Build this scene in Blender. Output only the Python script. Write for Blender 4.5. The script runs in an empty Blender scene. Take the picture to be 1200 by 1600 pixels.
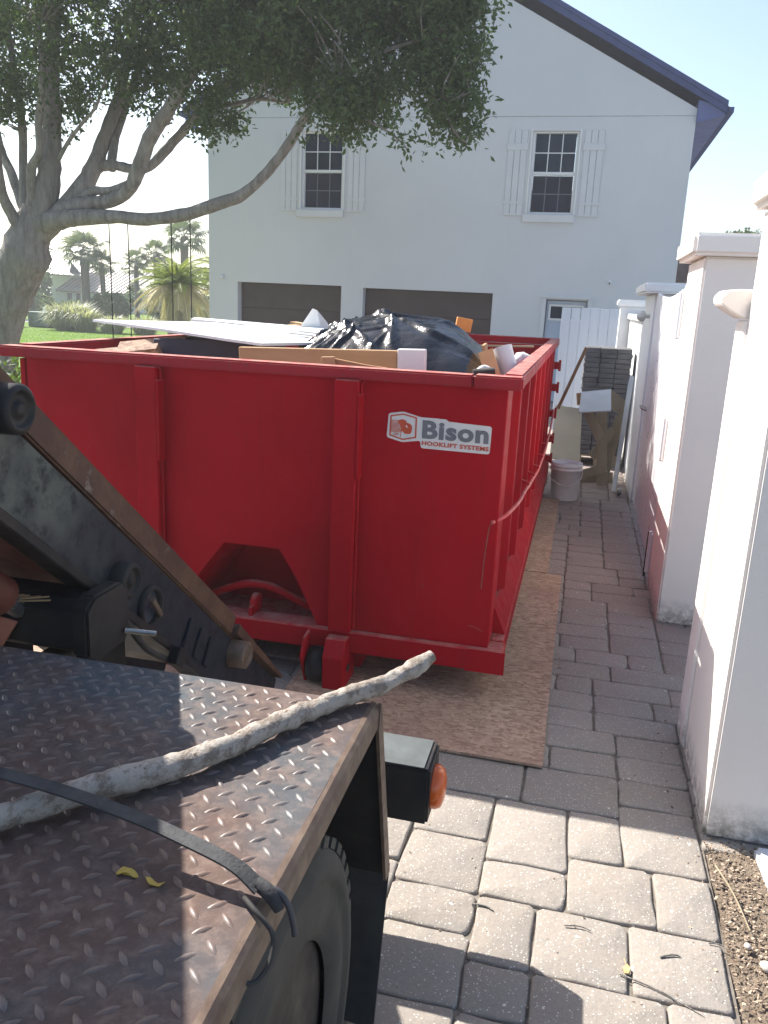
import bpy, bmesh, math, random
import numpy as np
from mathutils import Vector, Matrix, noise
random.seed(7); RNG = np.random.default_rng(7)
SC = bpy.context.scene; COL = SC.collection
R = math.radians

# ------------------------------------------------------------------ camera
cam = bpy.data.cameras.new('camera'); camo = bpy.data.objects.new('camera', cam); COL.objects.link(camo)
cam.sensor_fit = 'VERTICAL'; cam.sensor_height = 36.0; cam.lens = 36.0*1280/1600
cam.clip_start = 0.05; cam.clip_end = 2000
RT = Matrix(((0.971,-0.100,0.217),(0.235,0.232,-0.944),(0.044,0.967,0.249)))
q = RT.to_quaternion(); q.normalize()
camo.rotation_mode = 'QUATERNION'; camo.rotation_quaternion = q
camo.location = (0,0,1.85); SC.camera = camo
cam.dof.use_dof = False

# ------------------------------------------------------------------ sun and sky
SUN = Vector((-0.89,0.5,1.0)).normalized()          # towards the sun
w = bpy.data.worlds.new('World'); SC.world = w; w.use_nodes = True
nt = w.node_tree; bg = nt.nodes['Background']
sky = nt.nodes.new('ShaderNodeTexSky'); sky.sky_type = 'NISHITA'; sky.sun_disc = False
sky.sun_elevation = math.asin(SUN.z); sky.sun_rotation = math.atan2(SUN.x, SUN.y)
sky.air_density = 1.0; sky.dust_density = 2.0; sky.ozone_density = 1.2; sky.altitude = 0
nt.links.new(sky.outputs[0], bg.inputs[0]); bg.inputs[1].default_value = 0.105
sl = bpy.data.lights.new('sun', 'SUN'); sl.energy = 5.0; sl.angle = R(0.5); sl.color = (1,0.95,0.88)
so = bpy.data.objects.new('sun', sl); COL.objects.link(so)
so.rotation_euler = SUN.to_track_quat('Z','Y').to_euler(); so.location = (-30,15,40)
vs = SC.view_settings; vs.view_transform = 'Standard'; vs.look = 'None'; vs.exposure = 1.25; vs.gamma = 1
vs.use_curve_mapping = False
SC.cycles.max_bounces = 8; SC.cycles.transparent_max_bounces = 8; SC.cycles.volume_bounces = 1

# ------------------------------------------------------------------ helpers
ORIG = {}
def empty(name, loc, label=None, cat=None, group=None, kind=None):
    o = bpy.data.objects.new(name, None); COL.objects.link(o); o.location = loc; o.empty_display_size = .1
    ORIG[o.name] = Vector(loc); tag(o, label, cat, group, kind); return o
def tag(o, label=None, cat=None, group=None, kind=None):
    if label: o['label'] = label
    if cat: o['category'] = cat
    if group: o['group'] = group
    if kind: o['kind'] = kind
    return o
def link_mesh(name, me, parent=None, at=None):
    o = bpy.data.objects.new(name, me); COL.objects.link(o)
    at = Vector(at) if at is not None else Vector((0,0,0))
    ORIG[o.name] = at
    if parent is not None:
        o.parent = parent; o.location = at - ORIG[parent.name]
    else: o.location = at
    return o

class MB:
    def __init__(s): s.v=[]; s.f=[]; s.sm=[]
    def add(s, vs, fs, smooth=False):
        n=len(s.v); s.v += [tuple(p) for p in vs]
        for f in fs: s.f.append(tuple(i+n for i in f)); s.sm.append(smooth)
        return s
    def box(s, x0,x1,y0,y1,z0,z1, rot=None, c=None):
        P=[Vector((x,y,z)) for x in (x0,x1) for y in (y0,y1) for z in (z0,z1)]
        if rot is not None:
            c=Vector(c) if c is not None else Vector(((x0+x1)/2,(y0+y1)/2,(z0+z1)/2))
            P=[rot@(p-c)+c for p in P]
        return s.add(P,[(0,1,3,2),(4,6,7,5),(0,4,5,1),(2,3,7,6),(0,2,6,4),(1,5,7,3)])
    def bar(s,a,b,wd,h,up=(0,0,1)):
        a=Vector(a);b=Vector(b);d=(b-a);L=d.length;d.normalize()
        sd=d.cross(Vector(up)); sd.normalize(); u=sd.cross(d)
        P=[]
        for t in (a,b):
            for i,j in((-1,-1),(1,-1),(1,1),(-1,1)): P.append(t+sd*(i*wd/2)+u*(j*h/2))
        return s.add(P,[(3,2,1,0),(4,5,6,7),(0,1,5,4),(1,2,6,5),(2,3,7,6),(3,0,4,7)])
    def prism(s, poly, axis, a, b):
        """poly: 2D points; axis 'x','y','z' extrude between a and b"""
        def m(p,t):
            return {'x':(t,p[0],p[1]),'y':(p[0],t,p[1]),'z':(p[0],p[1],t)}[axis]
        n=len(poly); P=[m(p,a) for p in poly]+[m(p,b) for p in poly]
        F=[tuple(range(n))[::-1], tuple(range(n,2*n))]+[(i,(i+1)%n,n+(i+1)%n,n+i) for i in range(n)]
        return s.add(P,F)
    def tube(s, pts, rad, seg=10, cap=True, smooth=True, jit=0, sub=1):
        pts=[Vector(p) for p in pts]
        if not hasattr(rad,'__len__'): rad=[rad]*len(pts)
        if sub>1:
            n=len(pts); PP=[];RR=[]
            for i in range(n-1):
                p0=pts[max(i-1,0)];p1=pts[i];p2=pts[i+1];p3=pts[min(i+2,n-1)]
                for k in range(sub):
                    t=k/sub
                    PP.append(.5*((2*p1)+(p2-p0)*t+(2*p0-5*p1+4*p2-p3)*t*t+(3*p1-p0-3*p2+p3)*t**3)); RR.append(rad[i]*(1-t)+rad[i+1]*t)
            PP.append(pts[-1]);RR.append(rad[-1]); pts=PP;rad=RR
        V=[];F=[];n=len(pts); prev=None
        for i,p in enumerate(pts):
            d=(pts[min(i+1,n-1)]-pts[max(i-1,0)]).normalized()
            if prev is None:
                a=Vector((0,0,1)) if abs(d.z)<.9 else Vector((1,0,0)); u=d.cross(a).normalized()
            else:
                u=prev-d*prev.dot(d); u.normalize()
            prev=u; v=d.cross(u)
            for k in range(seg):
                an=2*math.pi*k/seg; r=rad[i]
                if jit:
                    q_=p+(u*math.cos(an)+v*math.sin(an))*r
                    r*=1+jit*noise.noise(q_*(.35/max(r,.02)))+jit*.5*noise.noise(q_*(1.1/max(r,.02)))
                V.append(p+(u*math.cos(an)+v*math.sin(an))*r)
        for i in range(n-1):
            for k in range(seg):
                F.append((i*seg+k,i*seg+(k+1)%seg,(i+1)*seg+(k+1)%seg,(i+1)*seg+k))
        s.add(V,F,smooth)
        if cap:
            s.add([V[k] for k in range(seg)],[tuple(range(seg))[::-1]]); s.add(V[-seg:],[tuple(range(seg))])
        return s
    def lathe(s, prof, c, axis='z', seg=24, smooth=True, cap=True):
        V=[];F=[];c=Vector(c)
        for r,h in prof:
            for k in range(seg):
                a=2*math.pi*k/seg; x,y=r*math.cos(a),r*math.sin(a)
                V.append(c+Vector({'z':(x,y,h),'x':(h,x,y),'y':(y,h,x)}[axis]))
        n=len(prof)
        for i in range(n-1):
            for k in range(seg): F.append((i*seg+k,i*seg+(k+1)%seg,(i+1)*seg+(k+1)%seg,(i+1)*seg+k))
        s.add(V,F,smooth)
        if cap:
            s.add(V[:seg],[tuple(range(seg))[::-1]]); s.add(V[-seg:],[tuple(range(seg))])
        return s
    def mesh(s, name, m, at, bevel=0, seg=1):
        at=Vector(at); me=bpy.data.meshes.new(name)
        me.from_pydata([tuple(Vector(p)-at) for p in s.v],[],s.f)
        me.polygons.foreach_set('use_smooth', s.sm)
        if m is not None: me.materials.append(m)
        if bevel:
            bm=bmesh.new(); bm.from_mesh(me)
            es=[e for e in bm.edges if len(e.link_faces)==2 and e.calc_face_angle(0)>.6]
            bmesh.ops.bevel(bm,geom=es,offset=bevel,segments=seg,affect='EDGES',clamp_overlap=True)
            bm.to_mesh(me); bm.free()
        me.update(); return me
    def build(s, name, m, parent=None, at=None, bevel=0, seg=1, label=None, cat=None, group=None, kind=None):
        if at is None:
            A=np.array(s.v); at=(A.min(0)+A.max(0))/2
            if parent is None: at[2]=A[:,2].min()
        o=link_mesh(name,s.mesh(name,m,at,bevel,seg),parent,at)
        tag(o,label,cat,group,kind); return o
def dup(o, parent=None, offset=(0,0,0), name=None):
    c=o.copy(); COL.objects.link(c)
    if parent is not None: c.parent=parent
    c.location=o.location+Vector(offset); ORIG[c.name]=ORIG[o.name]+Vector(offset)
    return c
def npmesh(name, V, F, m, smooth=False):
    """V (n,3), F (k,3|4) numpy"""
    me=bpy.data.meshes.new(name); k=F.shape[1]
    me.vertices.add(len(V)); me.vertices.foreach_set('co', V.astype(np.float32).ravel())
    me.loops.add(F.size); me.loops.foreach_set('vertex_index', F.astype(np.int32).ravel())
    me.polygons.add(len(F)); me.polygons.foreach_set('loop_start', np.arange(0,F.size,k,dtype=np.int32))
    me.polygons.foreach_set('loop_total', np.full(len(F),k,dtype=np.int32))
    me.polygons.foreach_set('use_smooth', np.full(len(F),smooth))
    me.materials.append(m); me.update(calc_edges=True); return me
def rot(ax,ay,az): return Matrix.Rotation(R(az),3,'Z')@Matrix.Rotation(R(ay),3,'Y')@Matrix.Rotation(R(ax),3,'X')

# ------------------------------------------------------------------ materials
class NT:
    def __init__(s,name):
        s.m=bpy.data.materials.new(name); s.m.use_nodes=True; s.t=s.m.node_tree; s.n=s.t.nodes; s.l=s.t.links
        s.b=s.n['Principled BSDF']; s.co=s.n.new('ShaderNodeTexCoord')
    def new(s,ty,**kw):
        n=s.n.new(ty)
        for k,v in kw.items(): setattr(n,k,v)
        return n
    def noise(s,scale,detail=4,rough=.55,coord='Object',stretch=None,dist=0):
        n=s.new('ShaderNodeTexNoise'); n.inputs['Scale'].default_value=scale; n.inputs['Detail'].default_value=detail
        n.inputs['Roughness'].default_value=rough; n.inputs['Distortion'].default_value=dist
        src=s.co.outputs[coord] if coord!='World' else s.geo()
        if stretch:
            mp=s.new('ShaderNodeMapping'); mp.inputs['Scale'].default_value=stretch; s.l.new(src,mp.inputs[0]); src=mp.outputs[0]
        s.l.new(src,n.inputs['Vector']); return n.outputs[0]
    def geo(s):
        return s.new('ShaderNodeNewGeometry').outputs['Position']
    def ramp(s,inp,a,b,ca=0,cb=1):
        n=s.new('ShaderNodeMapRange'); n.inputs[1].default_value=a; n.inputs[2].default_value=b
        n.inputs[3].default_value=ca; n.inputs[4].default_value=cb; s.l.new(inp,n.inputs[0]); return n.outputs[0]
    def mix(s,f,a,b,mode='MIX'):
        n=s.new('ShaderNodeMix',data_type='RGBA',blend_type=mode)
        for i,v in((0,f),(6,a),(7,b)):
            if isinstance(v,(int,float)): n.inputs[i].default_value=v
            elif isinstance(v,tuple): n.inputs[i].default_value=(*v,1)
            else: s.l.new(v,n.inputs[i])
        return n.outputs[2]
    def math(s,op,a,b=0):
        n=s.new('ShaderNodeMath',operation=op)
        for i,v in((0,a),(1,b)):
            if isinstance(v,(int,float)): n.inputs[i].default_value=v
            else: s.l.new(v,n.inputs[i])
        return n.outputs[0]
    def set(s,col=None,rough=None,metal=None,spec=None,**kw):
        for k,v in(('Base Color',col),('Roughness',rough),('Metallic',metal),('Specular IOR Level',spec)):
            if v is None: continue
            if isinstance(v,tuple): s.b.inputs[k].default_value=(*v,1)
            elif isinstance(v,(int,float)): s.b.inputs[k].default_value=v
            else: s.l.new(v,s.b.inputs[k])
    def bump(s,h,strength=.3,dist=.01,prev=None):
        n=s.new('ShaderNodeBump'); n.inputs['Strength'].default_value=strength; n.inputs['Distance'].default_value=dist
        s.l.new(h,n.inputs['Height'])
        if prev: s.l.new(prev,n.inputs['Normal'])
        s.l.new(n.outputs[0],s.b.inputs['Normal']); return n.outputs[0]
def simple(name,c1,c2=None,scale=8,rough=.7,metal=0,bump=.2,bscale=60,bdist=.003,spec=None,stretch=None,lo=.35,hi=.65,coord='World'):
    t=NT(name); c2=c2 or tuple(x*.7 for x in c1)
    t.set(t.mix(t.ramp(t.noise(scale,5,coord=coord,stretch=stretch),lo,hi),c1,c2),t.ramp(t.noise(scale*2.3,3,coord=coord),.3,.7,max(0,rough-.1),min(1,rough+.1)),metal,spec)
    if bump: t.bump(t.noise(bscale,4,coord=coord,stretch=stretch),bump,bdist)
    return t.m
def rnd(t,coord=None): return t.new('ShaderNodeObjectInfo').outputs['Random']

# red paint: faded, dusty, scuffed to primer here and there
def red_paint(name='red_paint',dust=.85,c1=(.36,.0008,.010),c2=(.27,.0006,.007),chip=.675):
    t=NT(name)
    base=t.mix(t.ramp(t.noise(1.6,4,coord='World'),.35,.7),c1,c2)
    base=t.mix(t.ramp(t.noise(9,6,.65,coord='World',stretch=(1,1,.25)),.55,.85,0,.22),base,(.46,.02,.035))
    base=t.mix(t.ramp(t.noise(5,6,.7,coord='World',stretch=(2.2,2.2,.10)),.56,.80,0,.45),base,(.11,.012,.012))
    sc=t.ramp(t.noise(38,6,.7,coord='World',stretch=(1,1,.4)),chip,chip+.055)
    base=t.mix(t.math('MULTIPLY',sc,.75),base,(.14,.06,.045))
    up=t.new('ShaderNodeSeparateXYZ'); t.l.new(t.new('ShaderNodeNewGeometry').outputs['Normal'],up.inputs[0])
    dn=t.math('MULTIPLY',t.ramp(up.outputs[2],.5,.95),t.ramp(t.noise(14,5,.7,coord='World'),.3,.65,.1,dust))
    base=t.mix(dn,base,(.42,.24,.20))
    t.set(base,t.ramp(t.noise(12,4,coord='World'),.3,.7,.45,.65),0,.10)
    t.bump(t.noise(2.4,4,.5,coord='World'),.6,.03)
    return t.m
M={}
M['red']=red_paint(); M['red_rim']=red_paint('dusty_skylit_rim',.95,(.34,.022,.034),(.26,.018,.026),.61)  # rim paler from dust, plus sky reflection put into its colour
M['white_wall']=None
def stucco(name,c,grime=True,warm=(.60,.56,.50)):
    t=NT(name)
    base=t.mix(t.ramp(t.noise(1.3,4,coord='World'),.35,.7),c,tuple(x*.93 for x in c))
    if grime:
        sp=t.new('ShaderNodeSeparateXYZ'); t.l.new(t.geo(),sp.inputs[0])
        g=t.math('MULTIPLY',t.ramp(sp.outputs[2],0.17,0.0),t.ramp(t.noise(22,6,.75,coord='World'),.36,.6))
        base=t.mix(g,base,(.17,.16,.13))
    t.set(base,.85,0,.25); t.bump(t.noise(130,5,.6,coord='World'),.35,.004); return t.m
M['pillar']=stucco('white_stucco',(.84,.79,.74))
M['pillar_cool']=stucco('pale_stucco',(.76,.77,.78))
t=NT('house_stucco')
b_=t.mix(t.ramp(t.noise(.35,3,coord='World'),.35,.65),(.625,.64,.65),(.57,.59,.605))
b_=t.mix(t.ramp(t.noise(5,5,.7,coord='World',stretch=(1,1,.2)),.5,.8,0,.25),b_,(.54,.56,.57))
t.set(b_,.85,0,.2); t.bump(t.noise(45,4,coord='World'),.25,.006); M['house']=t.m
M['house_trim']=simple('house_trim_paint',(.62,.64,.65),(.59,.605,.62),3,.6,bump=.05)
M['joint']=simple('joint_shadow_gap',(.50,.52,.53),rough=.9,bump=0)
M['roof']=simple('slate_blue_shingle',(.055,.075,.19),(.045,.062,.155),5,.9,bump=.4,bscale=30,bdist=.01)
M['soffit']=simple('blue_grey_soffit',(.11,.14,.30),(.095,.12,.26),2,.8,bump=.05)
M['garage']=simple('brown_garage_paint',(.055,.036,.034),(.046,.031,.029),2,.55,bump=.1,bscale=25)
M['vinyl']=simple('white_vinyl',(.78,.79,.80),(.74,.75,.77),4,.35,bump=.03)
M['sash']=simple('white_sash',(.74,.75,.74),(.70,.71,.70),4,.45,bump=.02)
t=NT('window_glass'); t.set(t.mix(t.ramp(t.noise(1.2,3,coord='World'),.4,.6),(.010,.016,.03),(.02,.03,.05)),.12,0,.22); t.bump(t.noise(2.5,2,coord='World'),.05,.01); M['glass']=t.m
t=NT('window_screen'); t.set(t.mix(t.ramp(t.noise(2,3,coord='World'),.4,.6),(.016,.02,.035),(.026,.03,.05)),.45,0,.15); M['screen']=t.m
M['wood_fence']=simple('white_painted_board',(.46,.52,.60),(.41,.47,.56),6,.7,bump=.25,bscale=30,stretch=(1,1,.08))
M['lumber']=simple('raw_lumber',(.50,.32,.16),(.38,.22,.10),10,.75,bump=.25,bscale=40,stretch=(1,1,.15))
M['lumber_x']=simple('sawn_pine',(.56,.36,.19),(.44,.26,.12),7,.7,bump=.2,bscale=30,stretch=(.12,1,1))
M['old_wood']=simple('grey_old_board',(.36,.30,.20),(.22,.18,.12),7,.85,bump=.3,bscale=40,stretch=(.5,.5,.2))
M['brown_stick']=simple('stained_brown_board',(.24,.11,.035),(.16,.07,.025),8,.6,bump=.15)
M['tile']=simple('pale_green_board',(.74,.75,.53),(.66,.68,.48),3.5,.6,bump=.08,lo=.42,hi=.6)
M['tile2']=simple('pale_grey_board',(.52,.56,.56),(.44,.49,.49),4,.5,bump=.08)
M['white_board']=simple('white_melamine',(.80,.80,.80),(.76,.76,.77),3,.35,bump=.04)
M['paper']=simple('white_paper',(.72,.72,.70),(.62,.62,.60),9,.8,bump=.2)
M['cardboard']=simple('cardboard_brown',(.42,.24,.12),(.34,.19,.09),8,.85,bump=.15)
M['orange_wood']=simple('orange_stained_block',(.62,.25,.06),(.5,.18,.04),6,.6,bump=.1)
M['dark_blue']=simple('dark_slate_laminate',(.035,.045,.075),(.03,.035,.06),4,.5,bump=.05)
M['bucket']=simple('white_bucket_plastic',(.78,.77,.77),(.70,.69,.70),6,.4,bump=.05)
M['black_rubber']=simple('black_rubber',(.022,.022,.022),(.04,.037,.033),10,.8,bump=.3,bscale=50)
M['tyre']=simple('dusty_tyre_rubber',(.035,.033,.03),(.06,.055,.045),5,.85,bump=.25,bscale=40)
M['black_steel']=simple('grimy_black_steel',(.012,.012,.015),(.034,.030,.026),6,.55,0,bump=.3,bscale=30,spec=.25)
t=NT('truck_web_paint')   # grey-green overspray over black, scraped
n1=t.ramp(t.noise(3.2,5,.6,coord='World'),.46,.60); n2=t.ramp(t.noise(16,6,.7,coord='World'),.5,.64)
sp=t.new('ShaderNodeSeparateXYZ'); t.l.new(t.geo(),sp.inputs[0]); c=t.mix(t.math('MULTIPLY',t.math('ADD',t.math('MULTIPLY',n1,.75),.25),t.ramp(sp.outputs[1],2.15,1.5)),(.020,.023,.032),(.14,.15,.125)); c=t.mix(t.math('MULTIPLY',n2,.8),c,(.012,.013,.018))
t.set(c,t.ramp(t.noise(8,4,coord='World'),.3,.7,.4,.7),.0,.2); t.bump(t.noise(22,5,coord='World'),.3,.006); M['web']=t.m
t=NT('rusty_rail')
n1=t.ramp(t.noise(7,6,.65,coord='World'),.4,.65); n2=t.ramp(t.noise(26,6,.7,coord='World',stretch=(1,.4,.4)),.6,.72)
c=t.mix(n1,(.075,.036,.025),(.14,.075,.045)); c=t.mix(t.math('MULTIPLY',n2,.7),c,(.30,.27,.23))
t.set(c,.65,.2,.4); t.bump(t.noise(40,5,coord='World'),.4,.005); M['rust_rail']=t.m
M['rust_edge']=simple('worn_steel_edge',(.19,.135,.095),(.11,.07,.05),16,.6,.25,bump=.4,bscale=60)
M['red_tube']=simple('faded_red_oxide',(.20,.05,.03),(.09,.03,.02),6,.6,bump=.2)
M['salmon']=simple('sun_faded_red_plate',(.42,.16,.10),(.3,.10,.06),9,.6,bump=.2)
M['chrome']=simple('bare_steel_rod',(.45,.45,.43),(.3,.29,.26),12,.3,.8,bump=.1)
t=NT('diamond_plate_steel')
wp=t.geo()
n1=t.ramp(t.noise(2.2,5,.6,coord='World'),.38,.62); n2=t.ramp(t.noise(30,6,.7,coord='World'),.45,.68); n3=t.ramp(t.noise(7,5,.65,coord='World',stretch=(1,1,1)),.48,.62)
sp=t.new('ShaderNodeSeparateXYZ'); t.l.new(wp,sp.inputs[0])
rz=t.math('ADD',t.ramp(sp.outputs[1],1.45,.75,-.25,.35),n1)
c=t.mix(t.ramp(rz,.15,.9),(.078,.088,.096),(.112,.076,.063)); c=t.mix(t.math('MULTIPLY',n2,.45),c,(.27,.20,.165)); c=t.mix(t.math('MULTIPLY',n3,.22),c,(.045,.055,.07)); c=t.mix(t.ramp(t.noise(11,6,.85,coord='World',stretch=(.3,2.4,1)),.62,.66,0,.3),c,(.26,.23,.21))
t.set(c,t.ramp(t.noise(12,4,coord='World'),.3,.7,.6,.85),.0,.08); t.bump(t.noise(70,6,.7,coord='World'),.35,.003); M['deck']=t.m
t=NT('diamond_lug_steel')
sp=t.new('ShaderNodeSeparateXYZ'); t.l.new(t.geo(),sp.inputs[0])
c=t.mix(t.ramp(t.math('ADD',t.ramp(sp.outputs[1],1.45,.75,-.25,.35),t.ramp(t.noise(2.2,5,.6,coord='World'),.38,.62)),.15,.9),(.12,.12,.12),(.155,.105,.085))
t.set(c,.42,.0,.4); t.bump(t.noise(60,4,coord='World'),.25,.002); M['lug']=t.m
t=NT('bark_oak')
n1=t.noise(13,6,.7,coord='World',stretch=(1,1,.16)); n2=t.noise(30,6,.7,coord='World',stretch=(1,1,.3))
c=t.mix(t.ramp(n1,.35,.65),(.34,.32,.29),(.17,.155,.14)); c=t.mix(t.ramp(t.noise(3,3,coord='World'),.5,.7,0,.5),c,(.22,.21,.19))
t.set(c,.95,0,.15); bb=t.bump(n1,.8,.05); t.bump(n2,.6,.02,bb); M['bark']=t.m
t=NT('driftwood_bark')
n1=t.noise(24,6,.75,coord='World',stretch=(1,.6,1)); 
c=t.mix(t.ramp(n1,.43,.53),(.20,.165,.135),(.37,.33,.285)); c=t.mix(t.ramp(t.noise(55,5,.7,coord='World'),.58,.7),c,(.12,.07,.045))
t.set(c,.85,0,.2); t.bump(t.noise(40,6,.7,coord='World'),.9,.008); M['branch']=t.m
def leafmat(name,c1,c2,tr=.35,rough=.45):
    t=NT(name); g=t.new('ShaderNodeNewGeometry')
    c=t.mix(g.outputs['Random Per Island'],c1,c2)
    t.set(c,rough,0,.4)
    tl=t.new('ShaderNodeBsdfTranslucent'); mx=t.new('ShaderNodeMixShader'); mx.inputs[0].default_value=tr
    cc=t.mix(.5,c,tuple(x*2.2 if i!=2 else x*.9 for i,x in enumerate(c2)))
    t.l.new(cc,tl.inputs[0]); t.l.new(t.b.outputs[0],mx.inputs[1]); t.l.new(tl.outputs[0],mx.inputs[2])
    t.l.new(mx.outputs[0],t.n['Material Output'].inputs[0]); return t.m
M['leaf']=leafmat('oak_leaf',(.030,.055,.020),(.075,.120,.040))
M['palm']=leafmat('palm_frond',(.045,.075,.035),(.085,.12,.055),.25)
M['pindo']=leafmat('feather_palm_green',(.10,.15,.035),(.20,.24,.06),.4)
M['pindo_dry']=leafmat('feather_palm_dry',(.30,.26,.17),(.45,.39,.27),.3)
M['shrub']=leafmat('shrub_leaf',(.035,.07,.02),(.08,.13,.04),.3)
M['grassy']=leafmat('ornamental_grass',(.17,.20,.13),(.34,.35,.26),.4)
M['palmtrunk']=simple('palm_trunk_bark',(.17,.15,.13),(.11,.095,.08),12,.9,bump=.5,bscale=25,bdist=.02,stretch=(1,1,3))
t=NT('lawn_grass')
c=t.mix(t.ramp(t.noise(.6,4,coord='World'),.35,.65),(.105,.175,.03),(.145,.22,.045)); c=t.mix(t.ramp(t.noise(25,5,.7,coord='World'),.4,.7,0,.5),c,(.07,.13,.015))
t.set(c,.9,0,.1); t.bump(t.noise(60,5,.7,coord='World'),.8,.03); M['lawn']=t.m
M['blade']=leafmat('grass_blade',(.09,.17,.02),(.16,.27,.04),.4)
# pavers: tumbled grey concrete with pale chips
t=NT('tumbled_paver')
r_=rnd(t)
c=t.mix(r_,(.28,.245,.205),(.345,.305,.26)); c=t.mix(t.ramp(t.noise(5,5,.6,coord='World'),.35,.7,0,.6),c,(.25,.232,.212))
sp=t.new('ShaderNodeSeparateXYZ'); t.l.new(t.geo(),sp.inputs[0])
c=t.mix(t.math('MULTIPLY',t.ramp(sp.outputs[1],3.2,5.0),.35),c,(.31,.215,.19))     # shaded lane's warmer, pinker tone put into the paver colour
c=t.mix(t.ramp(t.noise(90,5,.8,coord='World'),.35,.8,0,.55),c,(.13,.12,.115))
vo=t.new('ShaderNodeTexVoronoi'); vo.inputs['Scale'].default_value=120; t.l.new(t.geo(),vo.inputs['Vector'])
wn=t.new('ShaderNodeTexWhiteNoise'); t.l.new(vo.outputs['Position'],wn.inputs[0])
chip=t.math('MULTIPLY',t.math('GREATER_THAN',wn.outputs[0],.66),t.math('LESS_THAN',t.math('ADD',vo.outputs['Distance'],t.math('MULTIPLY',t.noise(200,3,coord='World'),.35)),.42))
big=t.new('ShaderNodeTexVoronoi'); big.inputs['Scale'].default_value=30; t.l.new(t.geo(),big.inputs['Vector'])
wb=t.new('ShaderNodeTexWhiteNoise'); t.l.new(big.outputs['Position'],wb.inputs[0])
chip2=t.math('MULTIPLY',t.math('GREATER_THAN',wb.outputs[0],.93),t.math('LESS_THAN',t.math('ADD',big.outputs['Distance'],t.math('MULTIPLY',t.noise(120,3,coord='World'),.4)),.36))
chip=t.math('MAXIMUM',chip,chip2)
c=t.mix(t.math('MULTIPLY',chip,.85),c,(.62,.59,.54))
t.set(c,.85,0,.3); bb=t.bump(t.noise(14,5,.6,coord='World'),.6,.012); t.bump(t.noise(150,5,.7,coord='World'),.5,.003,bb); M['paver']=t.m
M['paver_dark']=simple('stacked_paver_concrete',(.12,.12,.125),(.085,.085,.09),6,.9,bump=.5,bscale=60,bdist=.008)
M['sand']=simple('joint_sand',(.20,.175,.145),(.12,.105,.085),30,.95,bump=.5,bscale=120)
M['mulch']=simple('bed_soil',(.22,.17,.125),(.13,.10,.07),25,.95,bump=.9,bscale=90,bdist=.02)
def chipsmat():
    t=NT('mulch_chip'); g=t.new('ShaderNodeNewGeometry')
    t.set(t.mix(g.outputs['Random Per Island'],(.17,.12,.085),(.46,.37,.28)),.9,0,.2); return t.m
M['chip']=chipsmat()
M['pebble']=simple('pale_pebble',(.55,.50,.44),(.42,.37,.32),20,.8,bump=.3)
# OSB: strands of many directions
t=NT('osb_strand_board')
def strands(scale,ang,seed):
    mp=t.new('ShaderNodeMapping'); mp.inputs['Rotation'].default_value=(0,0,R(ang)); mp.inputs['Location'].default_value=(seed,seed*2,0); mp.inputs['Scale'].default_value=(scale*.9,scale*2.3,1)
    t.l.new(t.geo(),mp.inputs[0]); v=t.new('ShaderNodeTexVoronoi'); t.l.new(mp.outputs[0],v.inputs['Vector']); v.inputs['Scale'].default_value=1
    wn=t.new('ShaderNodeTexWhiteNoise'); t.l.new(v.outputs['Position'],wn.inputs[0]); return wn.outputs[0]
a=strands(30,25,0);b=strands(34,-60,3);c3=strands(28,100,7)
sel=t.ramp(t.noise(30,3,coord='World'),.45,.55); m1=t.mix(sel,a,b); m2=t.mix(t.ramp(t.noise(24,3,.5,coord='World',dist=1),.48,.56),m1,c3)
c=t.mix(m2,(.25,.155,.105),(.52,.36,.25)); c=t.mix(t.ramp(t.noise(3,4,coord='World'),.45,.7,0,.4),c,(.30,.18,.145))
t.set(c,.8,0,.25); t.bump(m2,.35,.003); M['osb']=t.m
t=NT('black_plastic_film')
t.set(t.mix(t.ramp(t.noise(4,4,coord='World'),.4,.6),(.006,.007,.010),(.010,.012,.016)),.2,0,.45); bb=t.bump(t.noise(9,4,.6,coord='World',stretch=(1,1,.6),dist=1.2),.25,.03); t.bump(t.noise(40,3,coord='World'),.25,.005,bb); M['bag']=t.m
M['strap']=simple('black_webbing',(.03,.03,.032),(.05,.05,.05),30,.8,bump=.5,bscale=200)
M['hookpl']=simple('grey_plastic_hook',(.05,.05,.06),(.03,.03,.035),10,.5,bump=.05)
M['yellow']=simple('yellow_petal',(.50,.36,.07),(.36,.25,.05),15,.7,bump=.1)
t=NT('amber_lens'); t.set((.75,.13,.01),.2,0,.6); t.b.inputs['Transmission Weight'].default_value=.25; M['amber']=t.m
M['decal_white']=simple('decal_white_vinyl',(.62,.61,.60),(.57,.56,.56),14,.4,bump=0)
M['decal_grey']=simple('decal_grey_ink',(.15,.155,.175),(.13,.135,.155),14,.4,bump=0)
M['decal_orange']=simple('decal_orange_ink',(.50,.075,.03),(.44,.065,.03),14,.4,bump=0)
M['metal_roof']=simple('pale_standing_seam',(.24,.20,.19),(.20,.165,.16),2,.45,bump=.05)
M['bg_wall']=simple('far_white_siding',(.62,.64,.66),(.56,.58,.6),2,.8,bump=.05)
M['bg_dark']=simple('far_dark_glass',(.05,.06,.08),rough=.3,bump=0)
M['brown_wall']=simple('brown_roof_tile',(.085,.06,.06),(.06,.045,.045),3,.9,bump=.2)
M['rope']=simple('dark_rope',(.07,.06,.055),(.045,.04,.035),40,.9,bump=.4,bscale=120)
M['util_green']=simple('utility_box_green',(.10,.16,.13),(.08,.13,.11),3,.6,bump=.05)
M['pipe']=simple('pale_pvc',(.60,.62,.66),(.54,.56,.6),9,.5,bump=.05)
M['asphalt']=simple('path_concrete',(.30,.29,.27),(.25,.24,.22),4,.9,bump=.2)
M['muntin_grey']=simple('screened_muntin',(.14,.15,.18),(.11,.12,.15),4,.6,bump=0)  # lower muntins, greyer as seen through the window screen
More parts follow.
